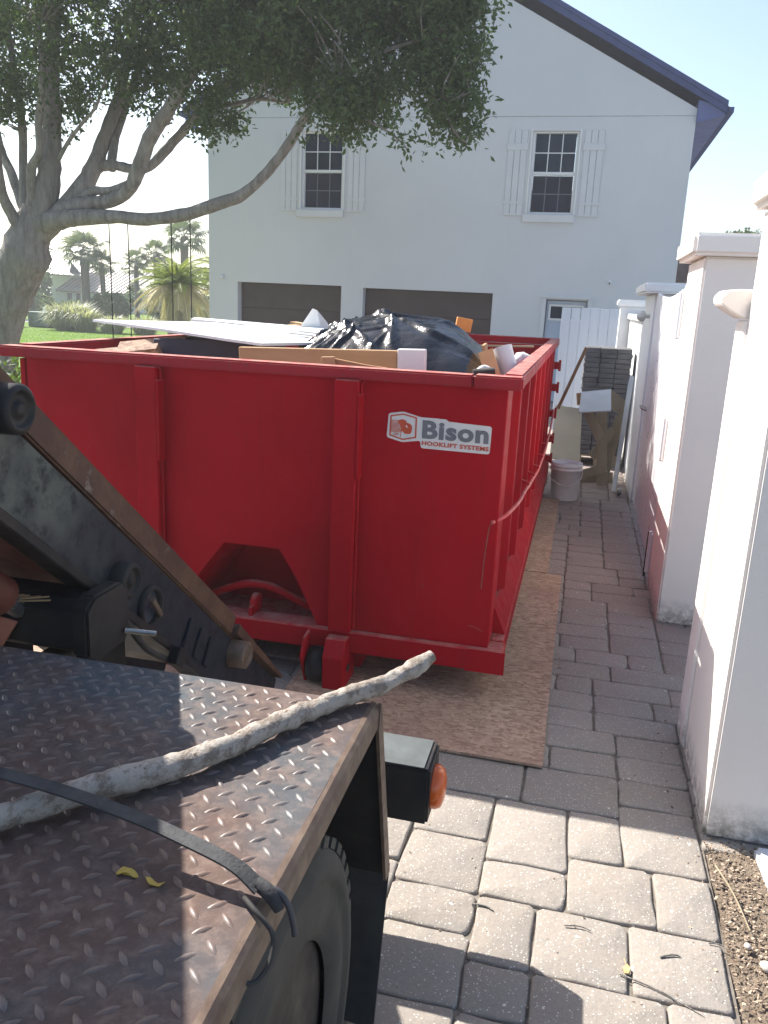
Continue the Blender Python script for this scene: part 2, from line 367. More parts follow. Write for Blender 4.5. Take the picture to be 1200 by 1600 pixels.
M['cab']=simple('dark_blue_cab_paint',(.02,.03,.06),(.018,.025,.05),3,.35,bump=.05)
M['brass']=simple('knob_white_enamel',(.72,.72,.70),rough=.3,bump=0)

# ------------------------------------------------------------------ ground
g=MB().box(-300,300,-60,400,-.5,-.045); g.build('ground',M['asphalt'],at=(0,0,0),kind='structure')
MB().box(-120,-4.6,4.0,300,-.044,-.012).build('lawn',M['lawn'],at=(-20,15,0),kind='structure')
MB().box(-8.2,.6,10.6,17.2,-.011,-.006).build('driveway',M['paver'],at=(-2,13,0),kind='structure')
MB().box(-70,-15,38,41,-.011,-.006).build('footpath',M['asphalt'],at=(-40,40,0),kind='structure')

# tumbled pavers, laid in a random ashlar pattern on a grid
CELL=.0935; X1=.59+6*.0935; NX=50; Y0=-.6; NY=int((10.6-Y0)/CELL)
pav=empty('paved_lane',(-1.4,5,-.03),kind='structure')
MB().box(-3.6,.6,Y0,10.6,-.044,-.014).build('joint_bed',M['sand'],pav); MB().box(.6,1.16,2.84,10.6,-.044,-.014).build('joint_bed',M['sand'],pav)
occ=np.zeros((NX,NY),bool); occ[:6,:int((2.84-Y0)/CELL)]=True; occ_gap=(6,int((2.84-Y0)/CELL)); rr=random.Random(3); tiles=[]
kfar=[(3,2),(3,2),(2,2),(3,2),(2,2),(3,3),(4,2)]
kinds=[(4,3),(3,3),(3,4),(3,3),(2,3),(3,2),(4,3),(3,2),(4,4),(2,2)]
for j in range(NY):
    for i in range(NX):
        if occ[i,j]: continue
        opts=(kinds if Y0+j*CELL<3.0 else kfar)[:]; rr.shuffle(opts)
        for (a,b) in opts+[(2,2),(2,1),(1,2),(1,1)]:
            if i+a<=NX and j+b<=NY and not occ[i:i+a,j:j+b].any():
                # avoid leaving one-cell gaps
                if i+a<NX and not occ[i+a,j] and (i+a+1>=NX or occ[i+a+1,j]) and (a,b)!=(1,1) and rr.random()<.9: continue
                occ[i:i+a,j:j+b]=True; tiles.append((i,j,a,b)); break
        else:
            occ[i,j]=True; tiles.append((i,j,1,1))
def paver_mesh(a,b,seed):
    r2=random.Random(seed); w=a*CELL/2-.0035; h=b*CELL/2-.0035
    def ring(ins,z,cr):
        P=[]; W=w-ins;H=h-ins
        for sx,sy in((1,1),(-1,1),(-1,-1),(1,-1)):
            c=(sx*(W-cr),sy*(H-cr)); a0={(1,1):0,(-1,1):90,(-1,-1):180,(1,-1):270}[(sx,sy)]
            for k in range(3):
                an=R(a0+45*k); P.append((c[0]+cr*math.cos(an),c[1]+cr*math.sin(an),z))
        # mid-edge points for wobble
        Q=[]
        for k in range(12):
            Q.append(P[k])
            if k%3==2:
                n=P[(k+1)%12]; Q.append(((P[k][0]+n[0])/2,(P[k][1]+n[1])/2,z))
        return Q
    crs=[r2.uniform(.012,.022)]
    dj=[(r2.uniform(-.0045,.0045),r2.uniform(-.0045,.0045)) for _ in range(16)]
    V=[]
    for ins,z in((0,-.04),(0,-.007),(.0028,-.0020),(.008,.0002)):
        V+=[(p[0]+d[0],p[1]+d[1],p[2]+ (r2.uniform(-.0012,.0012) if z>-.03 else 0)) for p,d in zip(ring(ins,z,crs[0]),dj)]
    V.append((0,0,.0015)); F=[]
    for k in range(3):
        for i in range(16): F.append((k*16+i,k*16+(i+1)%16,(k+1)*16+(i+1)%16,(k+1)*16+i))
    for i in range(16): F.append((48+i,48+(i+1)%16,64))
    me=bpy.data.meshes.new('paver'); me.from_pydata(V,[],F); me.materials.append(M['paver'])
    me.polygons.foreach_set('use_smooth',[True]*len(F)); me.update(); return me
PM={}
def pos(tl): return Vector((X1-(tl[0]+tl[2]/2)*CELL, Y0+(tl[1]+tl[3]/2)*CELL, 0))
def vis(p):   # what the lane shows: right of and in front of the container, clear of the truck
    return -1.0<p.x<.75 and p.y>1.6 and (p.y<3.2 or p.x>-.15)
tiles.sort(key=lambda tl:(not vis(pos(tl)), pos(tl).length))
rest=MB()
for k,tl in enumerate(tiles):
    key=(tl[2],tl[3],rr.randrange(4))
    if key not in PM: PM[key]=paver_mesh(key[0],key[1],hash(key)%9999)
    p=pos(tl); dz=rr.uniform(-.003,.002); tilt=(R(rr.uniform(-.6,.6)),R(rr.uniform(-.6,.6)),R(rr.uniform(-.9,.9)))
    if k<300:
        o=link_mesh('paver',PM[key],pav,(p.x,p.y,dz)); o.rotation_euler=tilt
    else:
        me=PM[key]; mt=Matrix.Rotation(tilt[2],3,'Z')
        rest.add([mt@v.co+Vector((p.x,p.y,dz)) for v in me.vertices],[tuple(f.vertices) for f in me.polygons],True)
rest.build('paver_field',M['paver'],pav,kind='stuff')

# mulch bed
bed=MB()
nx,ny=24,44
V=[];F=[]
for i in range(nx+1):
    for j in range(ny+1):
        x=.60+1.6*i/nx; y=-.5+3.34*j/ny
        V.append((x,y,-.02+.02*min(1,i/4)+.018*noise.noise(Vector((x*5,y*5,0)))+.008*noise.noise(Vector((x*20,y*20,3)))))
for i in range(nx):
    for j in range(ny): a=i*(ny+1)+j; F.append((a,a+ny+1,a+ny+2,a+1))
bed.add(V,F,True).build('planting_bed',M['mulch'],at=(1.2,1.2,0),kind='structure')
def chips(n,x0,x1,y0,y1,smin,smax,z=.0,zf=None,flat=.3):
    c=RNG.uniform([x0,y0,0],[x1,y1,1],(n,3)); s=RNG.uniform(smin,smax,n)*RNG.uniform(.5,1,n); an=RNG.uniform(0,6.28,n); el=RNG.uniform(.2,.8,n)
    tx=RNG.normal(0,.35,n)
    base=np.array([(-1,-1,-1),(1,-1,-1),(1,1,-1),(-1,1,-1),(-.8,-.7,1),(.7,-.8,1),(.8,.7,1),(-.7,.8,1)],float)
    V=base[None]*np.stack([s,s*el,s*flat*np.ones(n)],1)[:,None,:]
    V=V+RNG.normal(0,.12,(n,8,3))*s[:,None,None]*np.array([1,el.mean(),flat])
    ca,sa=np.cos(an)[:,None],np.sin(an)[:,None]
    X=V[...,0]*ca-V[...,1]*sa; Y=V[...,0]*sa+V[...,1]*ca; Z=V[...,2]+X*tx[:,None]*.5
    zz=z if zf is None else zf(c[:,0],c[:,1])
    W=np.stack([X+c[:,:1],Y+c[:,1:2],Z+(zz+s*flat*.6)[:,None]],2).reshape(-1,3)
    f=np.array([(4,5,6,7),(0,1,5,4),(1,2,6,5),(2,3,7,6),(3,0,4,7)])
    F=(f[None]+8*np.arange(n)[:,None,None]).reshape(-1,4); return W,F
W,F=chips(9000,.60,1.5,1.3,2.84,.002,.0085)
tag(link_mesh('mulch_chips',npmesh('mulch_chips',W,F,M['chip'])),'loose bark mulch and grit filling the bed beside the near pillar','mulch',kind='stuff')
W,F=chips(260,-.02,.07,3.4,8.0,.002,.008,z=np.array(.0))
W2,F2=chips(160,-.6,.58,1.6,3.2,.002,.005,z=np.array(0.)); 
W=np.concatenate([W,W2]);F=np.concatenate([F,F2+len(W)-len(W2)])
W2,F2=chips(260,.50,.60,2.0,8.0,.003,.008,z=np.array(0.)); F=np.concatenate([F,F2+len(W)]);W=np.concatenate([W,W2])
tag(link_mesh('leaf_litter',npmesh('leaf_litter',W,F,M['chip'])),'dry leaf litter and crumbs scattered along the paver lane','litter',kind='stuff')
pb=MB()
for k,(x,y,s) in enumerate(((.70,2.22,.02),(.73,2.12,.017),(.66,2.29,.012))):
    bm=bmesh.new(); bmesh.ops.create_icosphere(bm,subdivisions=2,radius=s)
    for v in bm.verts: v.co*=1+.35*noise.noise(v.co*40+Vector((k,0,0))); v.co.z*=.6
    me=bpy.data.meshes.new('pebble'); bm.to_mesh(me); bm.free(); me.materials.append(M['pebble'])
    for p_ in me.polygons: p_.use_smooth=True
    tag(link_mesh('pebble',me,at=(x,y,.012)),['pale tan pebble in the bed, the largest one by the paver edge','white pebble in the bed nearest the right picture edge','small buff pebble in the bed closest to the pillar'][k],'pebble',group='pebbles in the planting bed')
tw=[((.28,2.08),(.50,1.99),.0022,'longest thin brown twig lying across two pavers'),((.40,2.18),(.46,2.20),.003,'short dark twig curled on a paver beside the bed'),
    ((.12,2.23),(.20,2.23),.0025,'small straight twig on the middle paver'),((.55,2.28),(.60,2.27),.002,'short twig near the edge of the mulch bed'),
    ((-.17,2.24),(-.10,2.23),.0035,'stubby twig caught in a joint near the truck mudguard'),((.62,2.66),(.68,2.36),.0035,'pale curved root lying on the mulch by the pillar')]
for k,(a,b,r,lab) in enumerate(tw):
    m_=((a[0]+b[0])/2+.006,(a[1]+b[1])/2+.008,.0055+ (.012 if k==5 else 0)); z0=.0035+(.01 if k==5 else 0)
    MB().tube([(a[0],a[1],z0),m_,(b[0],b[1],z0)],[r,r,r*.6],6,sub=4).build('twig',M['bark'] if k!=5 else M['old_wood'],label=lab,cat='twig',group='twigs fallen on the ground')
p_=MB(); p_.prism([(.290,2.105),(.302,2.122),(.312,2.108),(.305,2.085),(.294,2.083)],'z',.004,.0075); p_.tube([(.300,2.12,.006),(.294,2.14,.008)],.0012,5)
p_.build('fallen_leaf',simple('dry_leaf',(.55,.42,.22),(.40,.28,.12),60),label='small yellowed fallen leaf on a paver near the mulch bed',cat='leaf')
MB().box(.775,1.12,2.53,2.80,-.02,.035,rot=rot(0,0,4)).build('edging_stone',M['pipe'],label='pale grey edging stone sunk in the bed against the near pillar',cat='stone',bevel=.012,seg=3)
# ------------------------------------------------------------------ house
HX0,HX1,HY=-8.02,1.56,17.0; EZ=5.42; PITCH=.545
H=empty('house',(-3.2,17,0),'white stucco two storey gabled house with slate blue roof, two brown garage doors below','house')
OPEN=[(-5.96,-5.07,3.62,5.10),(-1.34,-.47,3.62,5.10),(-7.36,-5.04,0,2.12),(-4.57,-1.88,0,2.10),(-.82,-.02,0,2.03)]
def wall_open(x0,x1,z0,z1,ops,y,dep,m,parent,name='wall'):
    xs=sorted({x0,x1,*[o for p in ops for o in p[:2]]}); zs=sorted({z0,z1,*[o for p in ops for o in p[2:]]})
    b=MB(); V={}; vs=[];fs=[]
    def vid(x,z):
        k=(x,z)
        if k not in V: V[k]=len(vs); vs.append((x,y,z))
        return V[k]
    for i in range(len(xs)-1):
        for j in range(len(zs)-1):
            cx,cz=(xs[i]+xs[i+1])/2,(zs[j]+zs[j+1])/2
            if any(o[0]<cx<o[1] and o[2]<cz<o[3] for o in ops): continue
            fs.append((vid(xs[i],zs[j]),vid(xs[i+1],zs[j]),vid(xs[i+1],zs[j+1]),vid(xs[i],zs[j+1])))
    b.add(vs,fs)
    for o in ops:   # reveals
        a,c,d,e=o
        b.add([(a,y,d),(a,y,e),(a,y+dep,e),(a,y+dep,d)],[(0,1,2,3)]); b.add([(c,y,d),(c,y,e),(c,y+dep,e),(c,y+dep,d)],[(3,2,1,0)])
        b.add([(a,y,e),(c,y,e),(c,y+dep,e),(a,y+dep,e)],[(0,1,2,3)])
        if d>0: b.add([(a,y,d),(c,y,d),(c,y+dep,d),(a,y+dep,d)],[(3,2,1,0)])
    return b.build(name,m,parent)
wall_open(HX0,HX1,0,5.345,OPEN,HY,.26,M['house'],H)
xm=(HX0+HX1)/2; top=EZ+(HX1-HX0)/2*PITCH-.05
MB().prism([(HX0,5.355),(HX1,5.355),(HX1,EZ+.05),(xm,top+.05),(HX0,EZ+.05)],'y',HY,HY+.25).build('gable_wall',M['house'],H)
MB().box(HX0+.01,HX1-.01,HY+.012,HY+.02,5.34,5.36).build('control_joint',M['joint'],H)
for xx in(-1.72,-4.82):
    z0=2.12 if xx<-2 else 2.12
    MB().box(xx-.006,xx+.006,HY-.002,HY+.01,z0,3.3 if xx<-2 else 5.34).build('control_joint',M['house_trim'],H)
MB().box(-1.70,HX1-.002,HY-.001,HY+.004,2.742,2.750).build('control_joint',M['house_trim'],H)
MB().box(HX1-.25,HX1,HY+.26,HY+11,0,EZ+.02).build('side_wall',M['house'],H)
MB().box(HX0,HX0+.25,HY+.26,HY+11,0,EZ+.02).build('side_wall',M['house'],H)
MB().box(HX0+.25,HX1-.25,HY+10.7,HY+11,0,EZ).build('rear_wall',M['house'],H)
def slab(sgn):
    ex=HX1+.50 if sgn>0 else HX0-.50
    z_e=EZ+.02-.50*PITCH*.15; th=.09
    zt=z_e+abs(ex-xm)*PITCH
    b=MB().prism([(ex,z_e+.08),(xm,zt+.08),(xm,zt+.08+th),(ex,z_e+.08+th)],'y',HY-.14,HY+11.3)
    return b,ex,z_e
for sgn in(1,-1):
    b,ex,ze=slab(sgn); b.build('roof',M['roof'],H)
    d=Vector((xm-ex,0,abs(ex-xm)*PITCH)).normalized()
    # rake board under the shingles
    MB().prism([(ex+.02*sgn,ze-.04),(xm,ze-.04+abs(ex-xm)*PITCH),(xm,ze+.077+abs(ex-xm)*PITCH),(ex+.02*sgn,ze+.077)],'y',HY-.12,HY-.08).build('rake_board',M['roof'],H)
    wx=HX1 if sgn>0 else HX0
    zs=ze-.06
    # sloping boxed eave seen from below
    MB().prism([(wx+.003*sgn,zs-.12),(ex-.02*sgn,zs-.0),(ex-.02*sgn,zs+.12),(wx+.003*sgn,zs+.26)],'y',HY-.07,HY+11.2).build('soffit',M['soffit'],H)
    MB().box(min(ex,ex+.11*sgn),max(ex,ex+.11*sgn),HY-.12,HY+11.3,ze-.02,ze+.07).build('gutter',M['roof'],H)
MB().tube([(HX0-.42,HY-.1,5.36),(HX0-.40,HY-.1,5.22),(HX0-.12,HY-.1,5.10),(HX0-.06,HY+.3,5.02),(HX0-.06,HY+.3,.1)],.045,8,smooth=False).build('downspout',M['soffit'],H)
def window(x0,x1,z0,z1):
    wy=HY+.05
    f=MB()
    fw=.05
    f.box(x0,x0+fw,wy,wy+.12,z0,z1).box(x1-fw,x1,wy,wy+.12,z0,z1).box(x0+fw,x1-fw,wy,wy+.12,z1-fw*.7,z1).box(x0+fw,x1-fw,wy,wy+.12,z0,z0+fw*.7)
    W=f.build('window',M['sash'],H,bevel=.004)
    zm=(z0+z1)/2
    MB().box(x0+fw+.001,x1-fw-.001,wy-.01,wy+.08,zm-.035,zm+.02).build('meeting_rail',M['sash'],W,bevel=.003)
    xi0,xi1=x0+fw,x1-fw; dx=(xi1-xi0)/3
    for half,(a,b) in enumerate(((zm+.02,z1-fw*.7),(z0+fw*.7,zm-.035))):
        yy=wy+.03+.03*half; hz=(b-a)/2
        for i in range(3):
            for j in range(2):
                px0,px1=xi0+i*dx+.008,xi0+(i+1)*dx-.008; pz0,pz1=a+j*hz+.008,a+(j+1)*hz-.008
                tl=random.uniform(-.002,.002)
                MB().add([(px0,yy+tl,pz0),(px1,yy-tl,pz0),(px1,yy+tl*.5,pz1),(px0,yy-tl,pz1),(px0,yy+.01,pz0),(px1,yy+.01,pz0),(px1,yy+.01,pz1),(px0,yy+.01,pz1)],[(0,1,2,3),(7,6,5,4),(0,4,5,1),(1,5,6,2),(2,6,7,3),(3,7,4,0)]).build('pane',M['glass'] if half==0 else M['screen'],W)
        mu=MB()
        for i in(1,2): mu.box(xi0+i*dx-.009,xi0+i*dx+.009,yy-.008,yy+.012,a,b)
        for i in range(3): mu.box(xi0+i*dx+.0095,xi0+(i+1)*dx-.0095,yy-.008,yy+.012,a+hz-.009,a+hz+.009)
        mu.build('muntin',M['sash'] if half==0 else M['muntin_grey'],W)
    s=MB().box(x0-.08,x1+.03,HY-.05,HY+.05,z0-.16,z0-.015); s.build('sill',M['house_trim'],W,bevel=.006)
    MB().box(x0-.035,x0-.004,HY-.02,HY+.001,z0-.01,z1+.03).build('casing',M['sash'],W)
    MB().box(x1+.004,x1+.035,HY-.02,HY+.001,z0-.01,z1+.03).build('casing',M['sash'],W)
    return W
window(*OPEN[0]); window(*OPEN[1])
def shutter(x0,x1,z0,z1):
    S=MB().box(x0,x1,HY-.004,HY-.001,z0+.01,z1-.01).build('shutter',M['joint'],H)
    n=3; dw=(x1-x0)/n
    for i in range(n):
        MB().box(x0+i*dw+.006,x0+(i+1)*dw-.006,HY-.014,HY-.0045,z0,z1).build('board',M['house_trim'],S,bevel=.002)
    for z in(z0+.16,z1-.36):
        MB().box(x0-.02,x1+.02,HY-.026,HY-.0145,z-.045 if z<4 else z,z+.12 if z>4 else z).build('batten',M['house_trim'],S,bevel=.002) if z>4 else MB().box(x0-.03,x1+.03,HY-.026,HY-.0145,z0+.0,z0+.03).build('batten',M['house_trim'],S)
    MB().box(x0-.03,x1+.03,HY-.026,HY-.0145,z0+.21,z0+.25).build('batten',M['house_trim'],S)
for a,b in((-6.42,-6.05),(-4.98,-4.61),(-1.80,-1.43),(-.38,-.01)): shutter(a,b,3.58,5.12)
# garage doors: four sections each with a recessed joint
for (x0,x1,z0,z1) in OPEN[2:4]:
    G=MB().box(x0-.02,x1+.02,HY+.235,HY+.28,0,z1+.02).build('garage_door',M['garage'],H)
    hh=(z1)/4
    for k in range(4):
        MB().box(x0+.01,x1-.01,HY+.20,HY+.234,k*hh+.006,(k+1)*hh-.006).build('door_panel',M['garage'],G,bevel=.004)
D=MB().box(-.80,-.04,HY+.12,HY+.17,.02,2.01).build('side_door',M['wood_fence'],H,bevel=.004)
MB().box(-.72,-.12,HY+.105,HY+.119,1.67,1.90).build('pane',M['glass'],D)
b=MB(); 
for x0,x1,z0,z1 in((-.76,-.72,1.63,1.94),(-.12,-.08,1.63,1.94),(-.719,-.121,1.63,1.669),(-.719,-.121,1.901,1.94)): b.box(x0,x1,HY+.09,HY+.118,z0,z1)
b.build('pane_frame',M['sash'],D)
MB().box(-.93,.03,HY-.05,HY-.001,2.06,2.10).build('door_lintel',M['house_trim'],H)
MB().box(-.90,-.83,HY-.03,HY-.001,0,2.055).build('door_casing',M['house_trim'],H)
MB().box(-.01,.06,HY-.03,HY-.001,0,2.055).build('door_casing',M['house_trim'],H)
c=empty('security_camera',(.37,HY,2.38),'small white security camera on the house wall above the side door','camera')
MB().box(.33,.385,HY-.09,HY-.001,2.355,2.42).build('camera_body',M['vinyl'],c,bevel=.01)
MB().lathe([(.018,0),(.018,-.012)],(.352,HY-.09,2.375),'y',12).build('lens',M['bg_dark'],c)
MB().lathe([(.05,-.002),(.05,-.03),(.03,-.045)],(-7.71,HY,2.21),'y',16).build('wall_light',M['house_trim'],label='small round fixture on the house wall left of the left garage door',cat='wall light')

# ------------------------------------------------------------------ low fence and far wall
F_=empty('board_fence',(.0,13,0),'pale vertical board fence in front of the house side door','fence')
x=-.38
while x<.44:
    MB().box(x+.003,x+.137,12.98,13.0,.02,1.885+random.uniform(-.006,.006)).build('board',M['wood_fence'],F_,bevel=.002); x+=.14
MB().box(-.38,.46,13.001,13.04,.35,.44).build('rail',M['wood_fence'],F_); MB().box(-.38,.46,13.001,13.04,1.5,1.59).build('rail',M['wood_fence'],F_)
def pillar(name,x0,x1,y0,y1,h,cap,capz,label,m,group=None):
    P=empty(name,((x0+x1)/2,(y0+y1)/2,0),label,'pillar',group)
    MB().box(x0,x1,y0,y1,0,h).build('shaft',m,P,bevel=.012,seg=2)
    c_=MB().box(x0-cap,x1+cap,y0-cap,y1+cap,h+.002,h+capz); c_.build('cap',m,P,bevel=.02,seg=3)
    return P
pillar('wall_pillar',.47,.82,13.0,13.35,1.93,.05,.10,'small far pillar at the right end of the board fence',M['pillar_cool'])
pillar('gate_pillar',.60,.98,8.30,9.6,2.03,.11,.10,'farthest capped white pillar, beyond the gate and next to the paver stack',M['pillar_cool'])
P2=pillar('gate_pillar',.60,1.02,5.03,5.78,2.17,.075,.12,'middle white pillar carrying the gate hinges',M['pillar'])
NP=pillar('gate_pillar',.60,1.15,2.84,3.46,2.24,.045,.12,'nearest and tallest white pillar, at the right edge beside the planting bed',M['pillar'])
cb=MB().box(.59,1.1,3.465,3.66,0,1.84); cb.build('wall_return',M['pillar'],NP,bevel=.01)
cp=MB().prism([(.585,1.845),(.53,1.875),(.50,1.895),(.495,1.925),(.515,1.95),(.56,1.955),(1.1,1.955),(1.1,1.845)],'y',3.47,3.70); cp.build('coping',M['pillar'],NP,bevel=.006)
lw=empty('garden_wall',(.9,12,0),'low white garden wall running from the far pillar towards the house','wall')
MB().box(.62,.80,9.61,12.98,0,1.75).build('wall_panel',M['pillar_cool'],lw); MB().box(.58,.84,9.61,12.98,1.752,1.83).build('coping',M['pillar_cool'],lw,bevel=.01)
kn=empty('wall_lamp',(.6,9.0,1.8),'little white enamel knob fitting on the side of the farthest pillar','lamp')
MB().lathe([(.02,0),(.02,-.04),(.045,-.05),(.055,-.08),(.035,-.12),(.01,-.125)],(.6,8.7,1.82),'x',14).build('shade',M['brass'],kn)
# gate: vertical tongue-and-groove boards with hinges on the middle pillar
G=empty('garden_gate',(.6,5.85,0),'tall white vinyl board gate hung between the two farther pillars','gate')
ga,gb=5.84,8.27; n=14; dw=(gb-ga)/n
for k in range(n):
    t_=k/(n-1); zt=2.03-.05*math.sin(math.pi*t_)
    MB().box(.615,.64,ga+k*dw+.0025,ga+(k+1)*dw-.0025,.06,zt).build('board',M['vinyl'],G,bevel=.004)
MB().box(.6405,.68,ga,gb,.15,.27).build('rail',M['vinyl'],G); MB().box(.6405,.68,ga,gb,1.6,1.72).build('rail',M['vinyl'],G)
MB().box(.60,.70,5.785,5.835,.03,2.04).build('hinge_post',M['vinyl'],G,bevel=.006)
for z in(1.84,1.02,.22):
    hg=MB().box(.588,.5995,5.79,5.90,z-.14,z+.14); hh=hg.build('hinge',M['vinyl'],G,bevel=.003)
    MB().tube([(.585,5.838,z-.15),(.585,5.838,z+.15)],.012,10).build('hinge_pin',M['vinyl'],hh)
MB().tube([(.58,5.9,.02),(.58,5.9,.35)],.009,8).build('drop_bolt',M['black_steel'],G)
MB().tube([(.605,7.75,1.0),(.56,7.75,1.02),(.56,7.9,1.02),(.605,7.9,1.0)],.012,8).build('latch',M['chrome'],G)

# ------------------------------------------------------------------ dumpster
DX0,DX1,DY0,DY1=-2.80,-.25,3.60,8.62; DC=-1.525
D=empty('dumpster',(DC,3.6,0),'red hooklift roll-off dumpster heaped with renovation debris, standing on strand boards','dumpster')
def RB(name,*a,bevel=.004,parent=D,m='red',**k): return MB().box(*a).build(name,M[m],parent,bevel=bevel,**k)
# front panel with the hook pocket cut out
def pk(x): return 2*DC-x
pocket=[(-1.905,.286),(-1.745,.52),(-1.64,.656),(-1.35,.656),(-1.262,.52),(-1.145,.286)]
outer=[(-2.70,.286)]+pocket+[(-.302,.286),(-.302,1.515),(-2.70,1.515)]
MB().prism(outer,'y',3.62,3.632).build('front_panel',M['red'],D)
# pocket walls
b=MB(); back=[(-1.82,.24),(-1.70,.50),(-1.60,.60),(-1.40,.60),(-1.31,.50),(-1.21,.24)]
n=len(pocket)
P=[(x,3.6325,z) for x,z in pocket]+[(x,4.0,z) for x,z in back]
b.add(P,[(i,i+1,n+i+1,n+i) for i in range(n-1)]+[tuple(range(n,2*n))[::-1]])
b.build('hook_pocket',M['red'],D)
MB().box(-1.93,-1.12,3.722,4.02,.165,.20).build('pocket_floor',M['red'],D)
MB().tube([(-1.80,3.80,.30),(-1.62,3.78,.385),(-1.52,3.78,.40),(-1.42,3.78,.385),(-1.24,3.80,.30)],.022,10,sub=4).build('hook_bar',M['red'],D)
MB().lathe([(.035,-.02),(.05,-.015),(.05,.015),(.035,.02)],(-1.50,3.70,.33),'x',14).build('hook_guide',M['red'],D)
MB().box(-1.508,-1.492,3.62,3.75,.18,.33).build('guide_plate',M['red'],D)
for x0 in(-1.076,-2.08+.005):
    RB('front_post',x0,x0+.112,3.565,3.6195,.287,1.501)
    MB().tube([(x0+.118,3.60,.30),(x0+.118,3.60,1.49)],.008,6).build('weld_bead',M['red'],D)
    RB('post_rib',x0+.113,x0+.127,3.56,3.6195,1.05,1.44,bevel=.002)
# corner posts (+x and -x)
for s in(1,-1):
    def X(a,b):
        a,b=(a,b) if s>0 else (pk(a),pk(b)); return min(a,b),max(a,b)
    x0,x1=X(-.33,-.300); RB('corner_post',x0,x1,3.633,3.87,.292,1.494,bevel=.004)
    x0,x1=X(-.345,-.335); RB('side_panel',x0,x1,3.64,DY1,.20,1.494,bevel=0)
    x0,x1=X(-.30,-.235); RB('bottom_rail',x0,x1,3.722,DY1,.172,.29,bevel=.006)
    # sloped skirt
    sk=[(-.238,.292),(-.30,.43),(-.333,.43),(-.333,.292)]; sk=[(x,z) if s>0 else (pk(x),z) for x,z in sk]
    MB().prism(sk,'y',3.80,DY1).build('skirt',M['red'],D)
    ys=[4.0,4.62,5.24,5.86,6.48,7.10,7.72,8.30]
    for y in ys:
        a,b2=(-.333,-.272) if s>0 else (pk(-.333),pk(-.272))
        MB().prism([(y,0),(y+.10,0),(y+.085,1),(y+.015,1)],'z',0,1)
        m_=MB(); zz0,zz1=(.431,1.494)
        P=[(a,y,zz0),(a,y+.11,zz0),(b2,y+.09,zz0+.02),(b2,y+.02,zz0+.02)]; P+=[(p[0],p[1],zz1) for p in P]
        m_.add(P,[(0,1,2,3),(4,7,6,5),(0,3,7,4),(1,5,6,2),(3,2,6,7),(0,4,5,1)]).build('side_rib',M['red'],D,bevel=.004)
    x0,x1=X(-.335,-.245); RB('top_rail',x0,x1,3.692,DY1,1.495,1.562,bevel=.008,seg=2) if False else MB().box(x0,x1,3.692,DY1,1.495,1.562).build('top_rail',M['red_rim'],D,bevel=.008,seg=2)
    # door hinges at the rear corner
    xr=-.235 if s>0 else pk(-.235)
    for z in(1.30,1.08,.82,.56,.35):
        hb=RB('hinge_block',min(xr-.10*s,xr+.03*s),max(xr-.10*s,xr+.012*s),8.50,8.60,z-.035,z+.035)
        MB().tube([(xr+.016*s,8.56,z-.055),(xr+.016*s,8.56,z+.055)],.012,8).build('hinge_pin',M['red'],hb)
MB().box(-2.835,-1.005+.55-.002,3.585,3.69,1.502,1.556).build('top_rail',M['red_rim'],D,bevel=.008,seg=2)
MB().box(-.455+.002,-.238,3.583,3.69,1.500,1.558).build('top_rail',M['red_rim'],D,bevel=.008,seg=2)
RB('front_sill',-2.84,-.225,3.592,3.72,.172,.284,bevel=.008)
RB('sill_lip',-.40,-.215,3.585,3.591,.172,.285,bevel=0)
RB('rear_frame',-2.72,-.33,DY1-.06,DY1,.2,1.494); MB().box(-2.80,-.25,DY1+.002,DY1+.09,1.495,1.562).build('top_rail',M['red'],D,bevel=.008)
RB('floor',-2.70,-.346,3.64,DY1-.06,.205,.235,bevel=0)
for x in(-2.05,-1.0): RB('main_rail',x-.05,x+.05,3.75,DY1,.03,.17)
# front rollers between plates
for xc in(-1.085,-1.965):
    o_=.0 if xc>-1.5 else 0
    sd=1 if xc>-1.5 else -1
    MB().prism([(3.50,.10),(3.47,.17),(3.52,.255),(3.59,.27),(3.70,.17),(3.70,.02),(3.55,.01)],'x',xc-.10,xc-.085).build('roller_plate',M['red'],D,bevel=.003)
    MB().prism([(3.49,.0),(3.48,.18),(3.53,.262),(3.59,.262),(3.70,.17),(3.70,.0)],'x',xc+.012,xc+.115).build('roller_bracket',M['red'],D,bevel=.004)
    MB().lathe([(.03,-.045),(.085,-.04),(.088,0),(.085,.04),(.03,.045)],(xc-.035,3.57,.105),'x',20).build('roller',M['black_steel'],D)
    MB().tube([(xc-.11,3.57,.105),(xc+.12,3.57,.105)],.02,10).build('axle',M['black_steel'],D)
    MB().lathe([(.03,-.08),(.10,-.075),(.10,.075),(.03,.08)],(xc,8.35,.104),'x',20).build('roller',M['black_steel'],D)
# hoist line draped over hooks on the ribs
rod=[(-.325,3.615,.90),(-.275,3.70,.915),(-.25,3.92,.936),(-.25,4.32,.898),(-.25,4.8,.84),(-.25,5.29,.789),(-.25,5.87,.725),(-.25,6.5,.70),(-.25,7.08,.692),(-.25,7.85,.76),(-.25,8.45,.86)]
MB().tube([(x+(.018 if k>1 else 0),y,z) for k,(x,y,z) in enumerate(rod)],.009,8,sub=3).build('tarp_rod',simple('sun_faded_red_rod',(.50,.06,.06),(.62,.22,.18),9,.6,bump=.1),D)
MB().tube([(-.328,3.607,.90),(-.338,3.606,.86),(-.348,3.607,.72),(-.352,3.607,.58)],.0022,6,sub=3).build('tie_wire',M['rust_edge'],D)
for y,z in((4.67,.86),(5.29,.79),(5.91,.725),(6.53,.70),(7.15,.69)):
    MB().tube([(-.272,y,z+.03),(-.235,y,z+.02),(-.232,y,z-.02),(-.25,y,z-.022)],.008,6).build('tarp_hook',M['red'],D)
